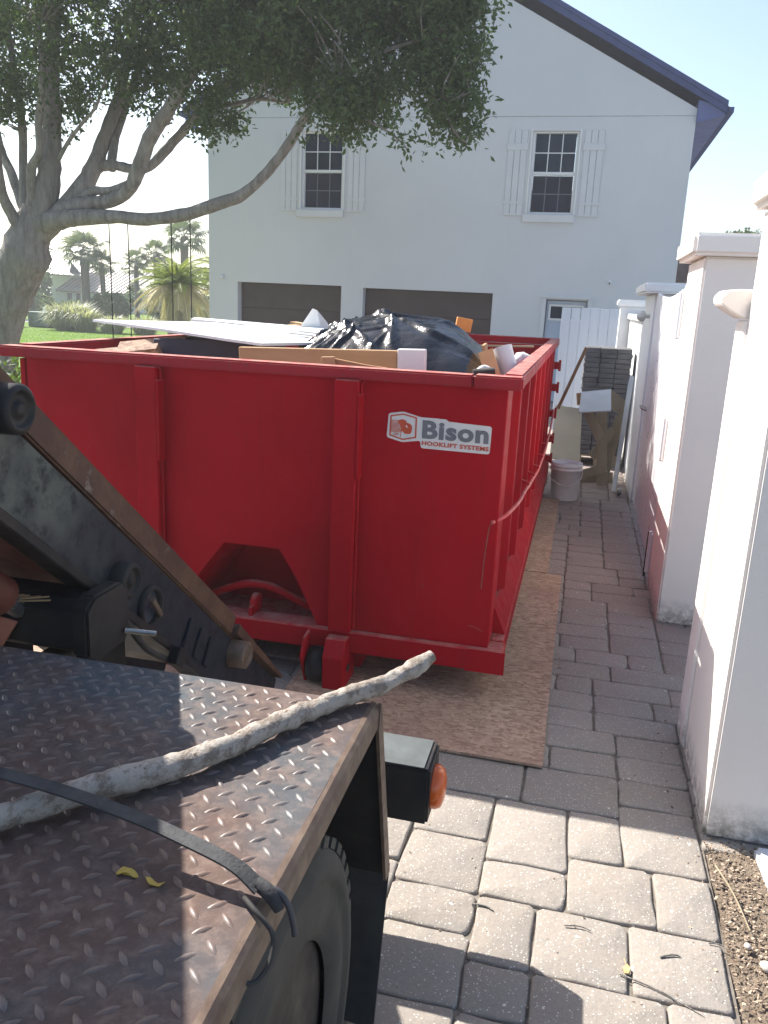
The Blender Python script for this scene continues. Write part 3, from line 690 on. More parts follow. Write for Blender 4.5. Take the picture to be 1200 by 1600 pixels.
# fade-resistant dents and seam on the sill
MB().tube([(-.40,3.6185,.385),(-.36,3.616,.378),(-.332,3.617,.362)],.004,6,sub=3).build('dent_crease',M['red'],D)
# --- decal
def flat(name,poly,y,th,m,parent,rounded=0):
    return MB().prism(poly,'y',y,y-th).build(name,m,parent)
def rounded(poly,r,k=4):
    out=[]; n=len(poly)
    for i in range(n):
        p=Vector(poly[i]);a=Vector(poly[i-1]);b=Vector(poly[(i+1)%n])
        da=(a-p);db=(b-p); rr_=min(r,da.length*.45,db.length*.45); s_=p+da.normalized()*rr_; e_=p+db.normalized()*rr_
        for j in range(k+1):
            t_=j/k; out.append(tuple(s_*(1-t_)**2+p*2*t_*(1-t_)+e_*t_*t_))
    return out
dec=[(-.831,1.36),(-.763,1.372),(-.690,1.354),(-.676,1.352),(-.604,1.352),(-.595,1.351),(-.566,1.351),(-.556,1.342),(-.500,1.339),(-.36,1.334),(-.362,1.209),(-.675,1.212),(-.679,1.246),(-.761,1.232),(-.836,1.250)]
DEC=flat('decal',rounded(dec,.012),3.6195,.0015,M['decal_white'],D)
def hexring(s_):
    c_=Vector((-.760,1.303)); P=[(-.822,1.352),(-.762,1.3635),(-.699,1.350),(-.698,1.257),(-.759,1.242),(-.824,1.259)]
    return [tuple(c_+(Vector(p)-c_)*s_) for p in P]
o_,i_=hexring(1),hexring(.895); b=MB()
P=[(x,3.6178,z) for x,z in o_]+[(x,3.6178,z) for x,z in i_]+[(x,3.6165,z) for x,z in o_]+[(x,3.6165,z) for x,z in i_]
F=[]
for k in range(6):
    k2=(k+1)%6; F+=[(12+k,12+k2,18+k2,18+k),(k,12+k,12+k2,k2),(6+k,6+k2,18+k2,18+k)]
b.add(P,F).build('emblem_ring',M['decal_orange'],DEC)
hd=[(-.790,1.329),(-.768,1.337),(-.757,1.336),(-.748,1.330),(-.744,1.322),(-.732,1.320),(-.722,1.312),(-.719,1.298),(-.722,1.280),(-.728,1.273),(-.748,1.271),(-.756,1.275),(-.762,1.283),(-.770,1.281),(-.772,1.297),(-.778,1.312)]
flat('emblem_head',hd,3.6178,.0013,M['decal_orange'],DEC)
b=MB()
b.add([(-.818,3.6178,1.326),(-.790,3.6178,1.329),(-.790,3.6165,1.3325),(-.818,3.6165,1.3295)],[(0,1,2,3)])
for k in range(9):
    z=1.322-.0054*k; x1=-.785+.0022*k
    b.box(-.817,x1,3.6165,3.6178,z-.0014,z+.0014)
b.build('emblem_mane',M['decal_orange'],DEC)
b=MB()
for x_ in(-.800,-.792,-.784): b.tube([(x_-.004,3.617,1.262),(x_,3.617,1.275),(x_+.003,3.617,1.264)],.0013,5)
b.tube([(-.771,3.617,1.255),(-.770,3.617,1.285)],.0015,5); b.build('emblem_grass',M['decal_orange'],DEC)
flat('emblem_eye',[(-.750,1.307),(-.744,1.301),(-.738,1.300),(-.741,1.305),(-.745,1.313)],3.6163,.001,M['decal_white'],DEC)
def text(name,body,size,x,z,y,m,parent,off=0,xs=1,slope=0,space=1):
    cu=bpy.data.curves.new(name,'FONT'); cu.body=body; cu.size=size; cu.offset=off; cu.extrude=.0006; cu.space_character=space; cu.resolution_u=3
    o=bpy.data.objects.new(name,cu); COL.objects.link(o); dg=bpy.context.evaluated_depsgraph_get(); dg.update()
    me=bpy.data.meshes.new_from_object(o.evaluated_get(dg)); bpy.data.objects.remove(o); me.name=name
    me.materials.clear(); me.materials.append(m)
    co=np.zeros(len(me.vertices)*3); me.vertices.foreach_get('co',co); co=co.reshape(-1,3)
    w_=co[:,0].max()-co[:,0].min(); x0=co[:,0].min()
    X_=(co[:,0]-x0)*xs; Z_=co[:,1]-X_*slope
    out=np.stack([X_,-co[:,2],Z_],1); me.vertices.foreach_set('co',out.ravel()); me.update()
    r=link_mesh(name,me,parent,(x,y,z)); return r,w_*xs
def fit_text(name,body,z0,height,x0,x1,y,m,parent,off,slope,space=1,capfrac=.70):
    size=height/capfrac
    r,w_=text(name,body,size,x0,z0,y,m,parent,off*size,1,0,space)
    k=(x1-x0)/w_; me=r.data
    for v in me.vertices: v.co.x*=k; v.co.z-=v.co.x*slope
    return r
fit_text('lettering','Bison',1.262,.076,-.672,-.371,3.6172,M['decal_grey'],DEC,.042,.008,1.08)
fit_text('lettering','HOOKLIFT SYSTEMS',1.2275,.0185,-.671,-.367,3.6172,M['decal_orange'],DEC,.038,.014,1.08)

# ------------------------------------------------------------------ boards under the container
def sheet(name,x0,x1,y0,y1,z,th,m,label,cat,rotz=0):
    b=MB(); nx,ny=8,16; V=[];F=[]
    for i in range(nx+1):
        for j in range(ny+1):
            x=x0+(x1-x0)*i/nx;y=y0+(y1-y0)*j/ny
            V.append((x+.002*noise.noise(Vector((y*9,x,1))),y+.002*noise.noise(Vector((x*9,y,2))),z+th+.004*noise.noise(Vector((x*2,y*2,5)))))
    n=len(V); V+=[(a,b_,c_-th) for a,b_,c_ in V]
    for i in range(nx):
        for j in range(ny):
            a=i*(ny+1)+j; F.append((a,a+ny+1,a+ny+2,a+1)); F.append((n+a,n+a+1,n+a+ny+2,n+a+ny+1))
    for i in range(nx): a=i*(ny+1); F.append((a,n+a,n+a+ny+1,a+ny+1)); a+=ny; F.append((a,a+ny+1,n+a+ny+1,n+a))
    for j in range(ny): F.append((j,j+1,n+j+1,n+j)); a=nx*(ny+1)+j; F.append((a,n+a,n+a+1,a+1))
    return b.add(V,F).build(name,m,label=label,cat=cat,group='strand boards laid under the dumpster')
sheet('strand_board',-1.24,.006,3.115,5.70,.006,.012,M['osb'],'nearest strand board sheet under the front right of the dumpster','board')
sheet('strand_board',-1.30,-.09,5.72,8.15,.006,.012,M['osb'],'second strand board sheet further back, set in towards the dumpster','board')
sheet('strand_board',-2.80,-1.58,3.0,5.44,.006,.012,M['osb'],'strand board sheet under the left front of the dumpster','board')

# ------------------------------------------------------------------ load in the container
def quad_slab(name,P,th,m,**k):
    P=[Vector(p) for p in P]; nrm=(P[1]-P[0]).cross(P[-1]-P[0]).normalized()*th
    if nrm.z>0: nrm=-nrm
    n=len(P); b=MB(); b.add(P+[p+nrm for p in P],[tuple(range(n)),tuple(range(n,2*n))[::-1]]+[(i,n+i,n+(i+1)%n,(i+1)%n) for i in range(n)])
    return b.build(name,m,**k)
quad_slab('white_sheet_board',[(-2.92,4.56,1.665),(-2.35,4.30,1.648),(-1.85,4.12,1.622),(-1.62,4.05,1.612),(-1.33,4.62,1.615),(-1.55,5.05,1.63),(-2.45,5.25,1.662)],.014,M['white_board'],label='large glossy white panel lying across the top of the dumpster load',cat='panel')
quad_slab('white_trim_board',[(-2.80,5.70,1.675),(-2.74,5.50,1.668),(-1.62,4.90,1.655),(-1.60,5.16,1.665)],.02,M['white_board'],label='narrow white board behind the large white panel, pointing up left',cat='board')
quad_slab('white_trim_board',[(-2.10,5.35,1.665),(-2.05,5.25,1.66),(-1.45,4.75,1.64),(-1.42,4.90,1.65)],.018,M['paper'],label='frayed white board end lying beside the black plastic sheet',cat='board')
for k,(a,b_) in enumerate((((-2.0,5.55,1.66),(-1.62,5.25,1.655)),((-1.95,5.45,1.682),(-1.68,5.3,1.664)),((-1.80,5.62,1.665),(-1.6,5.3,1.668)))):
    MB().bar(a,b_,.06,.012).build('broken_slat',M['lumber_x'],label=['longest thin broken pine slat left of the white paper','upper thin pine slat resting on the pile left of the white paper','short pine slat tucked against the folded white paper'][k],cat='slat',group='broken slats on the load')
for k in range(3):
    quad_slab('white_trim_board',[(-1.86+.07*k,4.90,1.640+.013*k),(-1.80+.07*k,4.74,1.638+.013*k),(-1.30+.05*k,4.50-.03*k,1.632+.012*k),(-1.28+.05*k,4.72-.02*k,1.636+.012*k)],.009,M['paper'] if k!=1 else M['white_board'],label=['lowest of three thin white strips stacked on the right end of the large white panel','middle one of the three thin white strips by the black plastic','top one of the three thin white strips by the black plastic'][k],cat='strip',group='thin white strips on the load')
b=MB(); b.add([(-1.83,5.2,1.64),(-1.66,5.2,1.61),(-1.70,5.2,1.775),(-1.725,5.18,1.785),(-1.60,5.3,1.60),(-1.655,5.28,1.70)],[(0,1,2,3),(1,4,5,2)])
b.build('paper_scrap',M['paper'],label='crumpled white paper sheet folded into a peak beside the black plastic',cat='paper')
b=MB().tube([(-1.42,4.60,1.60),(-1.36,4.62,1.622),(-1.30,4.60,1.60),(-1.24,4.62,1.627),(-1.19,4.61,1.612),(-1.13,4.62,1.60)],[.014,.02,.012,.018,.012,.006],8,jit=.4,sub=3); b.build('paper_scrap',M['paper'],label='torn white paper strip along the front of the black plastic',cat='paper')
MB().box(-2.38,-1.80,4.30,4.95,1.22,1.60,rot=rot(0,-2,4)).build('slate_cabinet',M['dark_blue'],label='dark slate cabinet box beneath the large white panel',cat='cabinet',bevel=.004)
# strand board pieces left
for k,(x,z) in enumerate(((-2.56,1.50),(-2.45,1.545))):
    MB().box(x-.14,x+.26,4.25+.12*k,4.30+.12*k,z-.2,z+.05,rot=rot(35,-8,6)).build('strand_offcut',M['osb'],label=['lower strand board offcut at the left of the load','upper strand board offcut leaning at the left of the load'][k],cat='board',group='strand board offcuts in the dumpster')
MB().bar((-1.70,3.96,1.545),(-.875,3.95,1.573),.035,.098).build('pine_plank',M['lumber_x'],label='long pine plank on edge just behind the front rim',cat='plank',bevel=.003)
MB().bar((-.872,3.95,1.578),(-.735,3.95,1.583),.045,.105).build('white_block',M['white_board'],label='short white end block butted to the long pine plank',cat='block',bevel=.004)
MB().lathe([(.008,0),(.008,-.002)],(-.83,3.9265,1.555),'y',10).build('screw_hole',M['bg_dark'],label='small dark screw hole in the white end block',cat='hole') if False else None
b=MB(); b.prism([(-1.22,1.50),(-1.20,1.578),(-1.145,1.572),(-1.0,1.553),(-.90,1.545),(-.89,1.50)],'y',3.82,3.84); b.build('split_shingle',M['cardboard'],label='split reddish wooden offcut in front of the long pine plank',cat='offcut')
MB().box(-1.215,-1.15,3.80,3.819,1.50,1.582,rot=rot(0,-4,0)).build('pine_wedge',M['lumber_x'],label='pale pine wedge standing at the left end of the split offcut',cat='offcut',bevel=.002)
# black plastic sheet over a heap
def bagmesh():
    nx,ny=150,130; V=[];F=[]
    prof_x=[-1.54,-1.46,-1.36,-1.25,-1.12,-.95,-.80,-.68,-.58,-.50,-.45]
    prof_z=[.06,.10,.155,.195,.212,.205,.182,.14,.08,.0,-.06]
    rb=random.Random(21); ridges=[]
    for k in range(26):
        a0=rb.uniform(-2.9,-.25) if k<18 else rb.uniform(.2,2.9); o=(rb.uniform(-1.38,-.98),4.5+rb.uniform(-.12,.12)); L0=rb.uniform(.3,.75)
        ridges.append((o[0],o[1],math.cos(a0),math.sin(a0),L0,rb.uniform(.010,.030),rb.uniform(.018,.05)))
    for i in range(nx+1):
        u=i/nx; x=-1.54+1.09*u
        zt=np.interp(x,prof_x,prof_z)
        for j in range(ny+1):
            v=j/ny
            y=4.15+1.15*v
            sh=math.sin(math.pi*min(1,max(0,.02+v*.96)))**.55
            z=1.56+zt*sh-(1-sh)*.16
            p=Vector((x*2.2,y*2.2,1.3)); wq=Vector((noise.noise(p*1.1),noise.noise(p*1.1+Vector((9,0,0))),0))*1.0
            # pulled folds radiating from a tie point
            dx_,dy_=x+1.10,y-4.55; an=math.atan2(dy_,dx_); rad=math.hypot(dx_,dy_)
            fold=abs(math.sin(an*5.5+3*noise.noise(Vector((rad*3,an,0)))+wq.x*1.5))
            r0=1-abs(noise.noise(Vector((x*2.0+y*1.2,y*1.3-x*.6,7))))*2.0
            r1=1-abs(noise.noise(Vector((x*3.1+wq.x,y*3.6+wq.y,0))))*2.2
            r2=1-abs(noise.noise(Vector((x*7+wq.y*2,y*9+wq.x*2,5))))*2
            rg=0
            for ox,oy,cx_,cy_,L0,hh,ww in ridges:
                ex,ey=x-ox,y-oy; s_=ex*cx_+ey*cy_
                if 0<s_<L0:
                    d_=abs(-ex*cy_+ey*cx_+.03*math.sin(s_*9+ox*7)); w2=ww*(.5+1.2*s_/L0)
                    if d_<w2: rg+=hh*(1-d_/w2)**1.3*min(1,s_*8)*min(1,(L0-s_)*6)
            z+=(rg+.022*r0+.007*r1+.002*r2)*(.4+.6*sh)-.02*sh
            y2=y+.03*noise.noise(Vector((x*6,z*5,1)))
            x2=x+.025*noise.noise(Vector((y*6,z*7,4)))
            V.append((x2,y2,z))
    for i in range(nx):
        for j in range(ny): a=i*(ny+1)+j; F.append((a,a+ny+1,a+ny+2,a+1))
    return MB().add(V,F,True)
bagmesh().build('plastic_sheet',M['bag'],label='crumpled black plastic sheet draped over the heap in the middle of the load',cat='plastic sheet')
MB().box(-.945,-.83,6.17,6.27,1.66,1.755,rot=rot(0,8,12)).build('orange_block',M['orange_wood'],label='orange stained wood block behind the black plastic',cat='block',bevel=.003)
MB().box(-.92,-.87,6.1,6.16,1.60,1.665,rot=rot(0,20,0)).build('pine_chip_block',M['lumber_x'],label='pale pine chunk under the orange wood block',cat='block',bevel=.002)
b=MB().box(-.50,-.485,4.3,4.6,1.42,1.655,rot=rot(0,-12,4)); b.build('cardboard_sheet',M['cardboard'],label='brown cardboard sheet standing beside the black plastic',cat='cardboard')
MB().box(-.475,-.40,4.2,4.22,1.40,1.64,rot=rot(0,-22,0)).build('cardboard_sheet',M['lumber_x'],label='tan hardboard strip leaning on the white plastic tube',cat='hardboard')
b=MB().tube([(-.465+.03,4.60,1.635),(-.385+.03,4.56,1.42)],.052,20,cap=True); o_=b.build('plastic_tube',M['bucket'],label='short wide white plastic tube poking up at the right of the load',cat='tube')
MB().tube([(-.50,3.93,1.535),(-.40,3.95,1.548)],.022,14).build('pipe_stub',M['black_rubber'],label='black pipe stub near the front right corner of the load',cat='pipe')
MB().tube([(-.50,4.05,1.53),(-.46,4.03,1.56),(-.42,4.05,1.53)],[.012,.018,.01],8,jit=.5,sub=3).build('paper_scrap',M['paper'],label='scrap of white paper beside the black pipe stub',cat='paper')
b=MB().tube([(-.42,5.2,1.50),(-.36,5.25,1.545),(-.31,5.2,1.50)],[.03,.05,.02],10,jit=.5,sub=3); b.build('paper_scrap',M['paper'],label='crumpled white scrap against the right rail behind the tube',cat='paper')
MB().bar((-.80,5.6,1.585),(-.33,5.7,1.60),.02,.012).build('thin_lath',M['old_wood'],label='thin grey lath lying across near the right rim',cat='lath')
# fill under the visible load so nothing floats
hb=MB(); nx,ny=26,50; V=[];F=[]
for i in range(nx+1):
    for j in range(ny+1):
        x=-2.68+2.32*i/nx;y=3.66+4.88*j/ny
        z=1.27+.07*noise.noise(Vector((x*3,y*3,2)))+.05*noise.noise(Vector((x*9,y*9,2)))-.25*max(0,(y-6.3)/2)
        V.append((x,y,z))
for i in range(nx):
    for j in range(ny): a=i*(ny+1)+j; F.append((a,a+ny+1,a+ny+2,a+1))
hb.add(V,F); hb.build('rubble',M['old_wood'],label='broken boards and plaster rubble filling the dumpster',kind='stuff',cat='rubble')
W,F=chips(500,-2.6,-.45,3.75,7.5,.02,.12,z=np.array(1.27),flat=.25)
tag(link_mesh('rubble_pieces',npmesh('rubble_pieces',W,F,M['lumber_x'])),'loose splintered wood pieces on top of the rubble','rubble',kind='stuff')

# ------------------------------------------------------------------ pile at the end of the lane
bk=empty('bucket',(-.05,8.28,0),'white five gallon plastic bucket at the foot of the leaning green boards','bucket')
MB().lathe([(.128,.0),(.132,.01),(.15,.30),(.156,.302),(.157,.315),(.15,.318),(.151,.335),(.158,.337),(.158,.352),(.152,.355),(.154,.372),(.146,.375),(.140,.33),(.122,.02)],(-.05,8.28,.002),'z',32,cap=True).build('pail',M['bucket'],bk)
MB().tube([(-.208,8.28,.32),(-.19,8.17,.22),(-.05,8.115,.16),(.09,8.17,.22),(.108,8.28,.32)],.003,6,sub=4).build('handle',M['bucket'],bk)
st=empty('paver_pallet',(.29,10.5,0),'tall stack of dark grey pavers on a pallet in front of the board fence','paver stack')
rr=random.Random(5); sm={}
for row in range(22):
    z=.14+row*.0585
    for c_ in range(3):
        for dpt in range(2):
            if row==21 and c_==1 and dpt==0 and False: continue
            w_=.178; x0=.02+c_*.184+rr.uniform(-.006,.006); y0=10.28+dpt*.30+rr.uniform(-.012,.012)
            key=rr.randrange(5)
            if key not in sm:
                r3=random.Random(key); b=MB(); b.box(-w_/2,w_/2,0,.28,0,.056); b.v=[(a+r3.uniform(-.004,.004),b2+r3.uniform(-.008,.008),c2+r3.uniform(-.002,.002)) for a,b2,c2 in b.v]
                sm[key]=b.mesh('paver',M['paver_dark'],(0,0,0),bevel=.007)
            o=link_mesh('paver',sm[key],st,(x0+w_/2,y0,z)); o.rotation_euler=(0,0,R(rr.uniform(-2,2)))
for k in range(5): MB().box(.0,.58,10.26+.15*k,10.36+.15*k,.115,.137).build('pallet_board',M['old_wood'],st)
for k in range(3): MB().box(.02+.23*k,.10+.23*k,10.28,10.92,.002,.113).build('pallet_block',M['old_wood'],st)
quad_slab('green_board',[(-.245,8.95,.28),(.075,8.92,.27),(.045,9.20,.81),(-.24,9.22,.83)],.012,M['tile'],label='pale green backer board leaning upright behind the bucket',cat='board')
quad_slab('grey_board',[(.015,8.72,.83),(.335,8.76,.865),(.325,9.12,1.05),(.02,9.12,1.00)],.014,M['tile2'],label='pale grey board lying tilted on top of the plank pile',cat='board')
def plank(a,b_,w_,h_,lab,m='old_wood',nm='plank',up=(0,-1,.2)): MB().bar(a,b_,w_,h_,up).build(nm,M[m],label=lab,cat='plank',bevel=.003,group='planks heaped at the lane end')
plank((.11,9.02,.80),(.27,8.98,.53),.10,.03,'short pale plank sloping down right under the grey board')
plank((.255,9.12,.82),(.335,9.0,.02),.105,.03,'upright weathered plank in the middle of the pile')
plank((.40,9.15,.62),(.20,9.10,.30),.09,.03,'grey plank crossing behind the upright one')
plank((.08,9.05,.10),(.36,9.00,.22),.10,.035,'plank lying low across the foot of the pile')
plank((-.02,9.30,.90),(.20,9.34,.93),.13,.05,'brown block of wood behind the green board','cardboard')
plank((.30,9.4,.95),(.52,9.42,.80),.16,.03,'pale plank end at the right beneath the grey board')
plank((.02,9.2,.03),(.45,9.35,.05),.12,.05,'dark plank on the ground under the heap')
plank((.36,9.35,.05),(.46,9.30,.75),.10,.03,'weathered plank leaning right towards the gate wall')
MB().bar((-.21,9.15,.80),(.025,9.30,1.46),.035,.035,(0,-1,.2)).build('wood_pole',M['brown_stick'],label='long brown wooden pole leaning left of the paver stack',cat='pole',bevel=.003)
quad_slab('white_sheet',[(.43,8.75,.03),(.465,8.72,.03),(.555,9.3,1.18),(.515,9.35,1.20),(.50,9.3,1.10)],.012,M['tile2'],label='narrow white sheet leaning against the far pillar',cat='board')
MB().lathe([(.02,-.02),(.045,-.02),(.045,.02),(.02,.02)],(.50,8.62,.05),'x',16).build('caster_wheel',M['chrome'],label='small grey caster wheel on the ground by the far pillar',cat='wheel')
# ------------------------------------------------------------------ hooklift truck
TC=-1.55
T=empty('truck',(TC,1.0,0),'dark worn hooklift truck with diamond plate fender deck and raised tipping frame','truck')
ZD=1.0
YD0,YD1=-.35,1.585
DXL=-1.50
dk=MB().box(DXL,-.372,YD0,YD1,ZD-.008,ZD); dk.build('fender_deck',M['deck'],T,bevel=.002)
# raised lugs of the tread plate: one joined relief
def lug_part(x0,x1,y0,y1):
    p=.0255; V=[];F=[]; n=0
    for row in range(int((y1-y0-.02)/p)):
        for c_ in range(int((x1-x0-.02)/(2*p))):
            X_=x1-.020-(2*p)*c_-p*(row%2)+random.uniform(-.0006,.0006); Y_=y1-.018-p*row
            an=R(43 if row%2 else -43)+random.uniform(-.05,.05)
            L=.0165*random.uniform(.94,1.04); W_=.0052*random.uniform(.9,1.1); hh=.0030*random.uniform(.75,1.1)
            ca,sa=math.cos(an),math.sin(an); pts=[]
            for r_,zz in((1,0),(.55,1)):
                for k in range(8):
                    t_=k/8*2*math.pi; lx=math.cos(t_)*L*r_; ly=math.sin(t_)*W_*r_*(1.1-.35*abs(math.cos(t_)))
                    pts.append((X_+lx*ca-ly*sa,Y_+lx*sa+ly*ca,ZD+.0002+hh*zz))
            pts.append((X_,Y_,ZD+hh*1.2)); V+=pts
            for k in range(8): F.append((n+k,n+(k+1)%8,n+8+(k+1)%8,n+8+k))
            for k in range(8): F.append((n+8+k,n+8+(k+1)%8,n+16))
            n+=17
    return MB().add(V,F,True)
lug_part(-1.49,-.385,.20,YD1-.004).build('tread_lugs',M['lug'],T,kind='stuff')
# bent-down edge and rear mudguard
eb=MB(); 
prof=[(-.376,1.0005),(-.366,.998),(-.358,.990),(-.355,.978),(-.355,.945),(-.361,.945),(-.362,.975),(-.376,.991)]
V=[];F=[]; ys=[YD0+(YD1+.01-YD0)*k/24 for k in range(25)]
for y in ys:
    for x,z in prof: V.append((x+.0025*noise.noise(Vector((y*5,0,0))),y,z+.002*noise.noise(Vector((y*9,3,0)))))
m_=len(prof)
for i in range(24):
    for k in range(m_): F.append((i*m_+k,(i+1)*m_+k,(i+1)*m_+(k+1)%m_,i*m_+(k+1)%m_))
F+= [tuple(range(m_)),tuple(range(24*m_,25*m_))[::-1]]
eb.add(V,F).build('deck_edge',M['rust_edge'],T)
MB().box(DXL,-.377,YD1-.0,YD1+.006,ZD-.045,ZD-.0085).build('deck_lip',M['rust_edge'],T)
mg=MB().prism([(1.592,.992),(1.775,.43),(1.769,.428),(1.585,.985)],'x',-1.02,-.36); mg.build('mudguard',M['black_steel'],T)
MB().prism([(1.590,1.0),(1.600,.992),(1.785,.43),(1.770,.425),(1.742,.43),(1.578,.94)],'x',-.3595,-.352).build('mudguard_edge',M['rust_edge'],T)
mf=MB(); V=[];F=[]
for i in range(9):
    for j in range(9):
        x=-1.0+.645*i/8; z=.02+.42*j/8
        V.append((x,1.790+.015*(1-j/8)*math.sin(i*1.1)-.11*(1-j/8),z))
n=len(V); V+=[(a,b_+.008,c_) for a,b_,c_ in V]
for i in range(8):
    for j in range(8): a=i*9+j; F.append((a,a+9,a+10,a+1)); F.append((n+a,n+a+1,n+a+10,n+a+9))
for j in range(8): F.append((j,j+1,n+j+1,n+j)); F.append((72+j,n+72+j,n+73+j,73+j))
for i in range(8): a=i*9; F.append((a,n+a,n+a+9,a+9)); a+=8; F.append((a,a+9,n+a+9,n+a))
mf.add(V,F,False).build('mud_flap',M['black_rubber'],T)
MB().box(-1.0,-.365,1.5,1.60,.03,.12).build('flap_bracket',M['black_steel'],T) if False else None
MB().box(-.66,-.62,.2,1.62,.55,.97).build('inner_guard',M['black_steel'],T)
# wheels
def wheel(xo,cy,cz,R_=.455,wd=.25,side=1):
    prof=[(.27,0),(.285,.012),(.34,.016),(.375,.010),(.382,.018),(.40,.020),(.43,.006),(R_-.006,-.018),(R_,-.04),(R_,-wd+.04),(R_-.01,-wd+.015),(.40,-wd-.0),(.30,-wd+.0),(.27,-wd+.02)]
    prof=[(r,h*side) for r,h in prof]
    Wt=MB().lathe(prof,(xo,cy,cz),'x',56,cap=False).build('wheel',M['tyre'],T)
    lg=MB()
    for k in range(44):
        a=2*math.pi*k/44
        ca,sa=math.cos(a),math.sin(a)
        c_=Vector((xo-.03*side,cy+ca*(R_-.004),cz+sa*(R_-.004)))
        m=Matrix.Rotation(-(math.pi/2-a),3,'X')
        rr_=Matrix(((1,0,0),(0,-sa,ca),(0,ca,sa)))
        for (hx,hy,hz,off) in((.034,.019,.016,0),):
            P=[]
            for sx in(-1,1):
                for sy in(-1,1):
                    for sz in(-1,1):
                        tz=sz*hz-(.012 if (sx*side>0 and sz>0) else 0)
                        v=rr_@Vector((sx*hx,sy*hy,tz)); P.append(c_+v)
            lg.add(P,[(0,1,3,2),(4,6,7,5),(0,4,5,1),(2,3,7,6),(0,2,6,4),(1,5,7,3)])
    lg.build('tread_blocks',M['tyre'],Wt,kind='stuff')
    MB().lathe([(.272,-.01*side),(.25,-.03*side),(.20,-.10*side),(.09,-.11*side),(.085,-.02*side),(.03,-.015*side)],(xo,cy,cz),'x',32).build('rim',M['black_steel'],Wt)
    hb_=MB()
    for k in range(8):
        a=2*math.pi*k/8; hb_.lathe([(.014,-.105*side),(.014,-.075*side),(.006,-.07*side)],(xo,cy+.15*math.cos(a),cz+.15*math.sin(a)),'x',6)
    hb_.build('lug_nuts',M['rust_edge'],Wt,kind='stuff')
wheel(-.39,1.075,.462); wheel(-.70,1.075,.462); wheel(2*TC+.39,1.075,.462,side=-1)
# chassis and the beam that carries the marker lamp
for x in(-1.42,-1.76): MB().box(x,x+.08,-1.5,2.2,.60,.84).build('chassis_rail',M['black_steel'],T,bevel=.005)
MB().box(-1.9,-1.2,2.1,2.2,.40,.59).build('cross_member',M['black_steel'],T,bevel=.005)
TB=MB().box(2*TC+.303,-.306,2.07,2.24,.375,.555); TB=TB.build('tail_beam',M['black_steel'],T,bevel=.008,seg=2)
MB().box(-.76,-.325,2.075,2.235,.556,.5595).build('top_strip',simple('grey_beam_top',(.085,.10,.10),(.06,.07,.07),12,.7,bump=.3),TB)  # grey strip, paler than the beam, covering its top face
lm=MB().lathe([(.060,0),(.060,.012),(.052,.028),(.030,.036),(.006,.038)],(-.3055,2.155,.455),'x',28); lm.v=[(x,y,.455+(z-.455)*1.12) for x,y,z in lm.v]
lm.build('marker_lamp',M['amber'],TB)
# tipping frame raised at forty degrees: two rails, cross plates, jib between
dY_,dZ_=.7672,-.6414
def fp(s,h): # s along the frame from reference, h perpendicular below the top edge
    s*=1.05; h*=1.05
    return (1.596+s*dY_+h*dZ_, 1.6715+s*dZ_-h*dY_)
XR=-1.26
def rail(xo,side):
    """side=+1: outer face towards +x"""
    x1=xo; 
    def X(a,b): a,b=xo+a*side,xo+b*side; return min(a,b),max(a,b)
    a_,b_=X(-.012,0)
    web=[fp(-2.6,.085),fp(1.62,.085),fp(2.25,.075),fp(2.26,.13),fp(1.75,.30),fp(1.2,.255),fp(-2.6,.255)]
    W_=MB().prism(web,'x',a_,b_).build('frame_web',M['web'],T)
    a_,b_=X(-.05,.008)
    MB().prism([fp(-2.6,0),fp(1.60,0),fp(1.60,.078),fp(-2.6,.078)],'x',a_,b_).build('frame_rail',M['rust_rail'],T,bevel=.006,seg=2)
    a_,b_=X(-.05,.02)
    MB().prism([fp(-2.6,.257),fp(1.18,.257),fp(1.74,.303),fp(1.74,.325),fp(1.18,.285),fp(-2.6,.285)],'x',a_,b_).build('frame_flange',M['black_steel'],T,bevel=.004)
    MB().prism([fp(1.602,.03),fp(2.24,.055),fp(2.24,.070),fp(1.602,.070)],'x',*X(-.04,.03)).build('tip_flange',M['rust_rail'],T)
    return W_
rail(XR,1); rail(2*TC-XR,-1)
for s in(-1.9,-1.0,-.2,.7,1.4):
    a=fp(s,.1);b_=fp(s+.10,.1);c_=fp(s+.10,.24);d_=fp(s,.24)
    MB().prism([a,b_,c_,d_],'x',2*TC-XR+.014,XR-.014).build('frame_crossbar',M['black_steel'],T)
MB().prism([fp(-2.6,.02),fp(.6,.02),fp(.6,.22),fp(-2.6,.22)],'x',-1.70,-1.42).build('shade_jib',M['web'],T,bevel=.006)  # unseen box between the rails, added to fill out the deck shadow
MB().prism([fp(-2.6,.225),fp(.9,.225),fp(.9,.25),fp(-2.6,.25)],'x',2*TC-XR+.015,XR-.015).build('shade_floor_plate',M['red_tube'],T,bevel=.004)  # unseen plate added between the rails to help shade the deck
def pin(s,h,r,x0,x1,m='black_steel',name='pin_boss'):
    y,z=fp(s,h); L=x1-x0
    b=MB().lathe([(r,0),(r,L-.008),(r-.010,L),(r*.72,L),(r*.70,L-.012),(r*.30,L-.012),(r*.28,L-.004),(.004,L-.004)],(x0,y,z),'x',28)
    o=b.build(name,M[m],T)
    return o
pin(.048,.073,.058,XR+.001,-1.20); pin(1.66,.130,.055,XR+.001,XR+.075,'rust_edge')
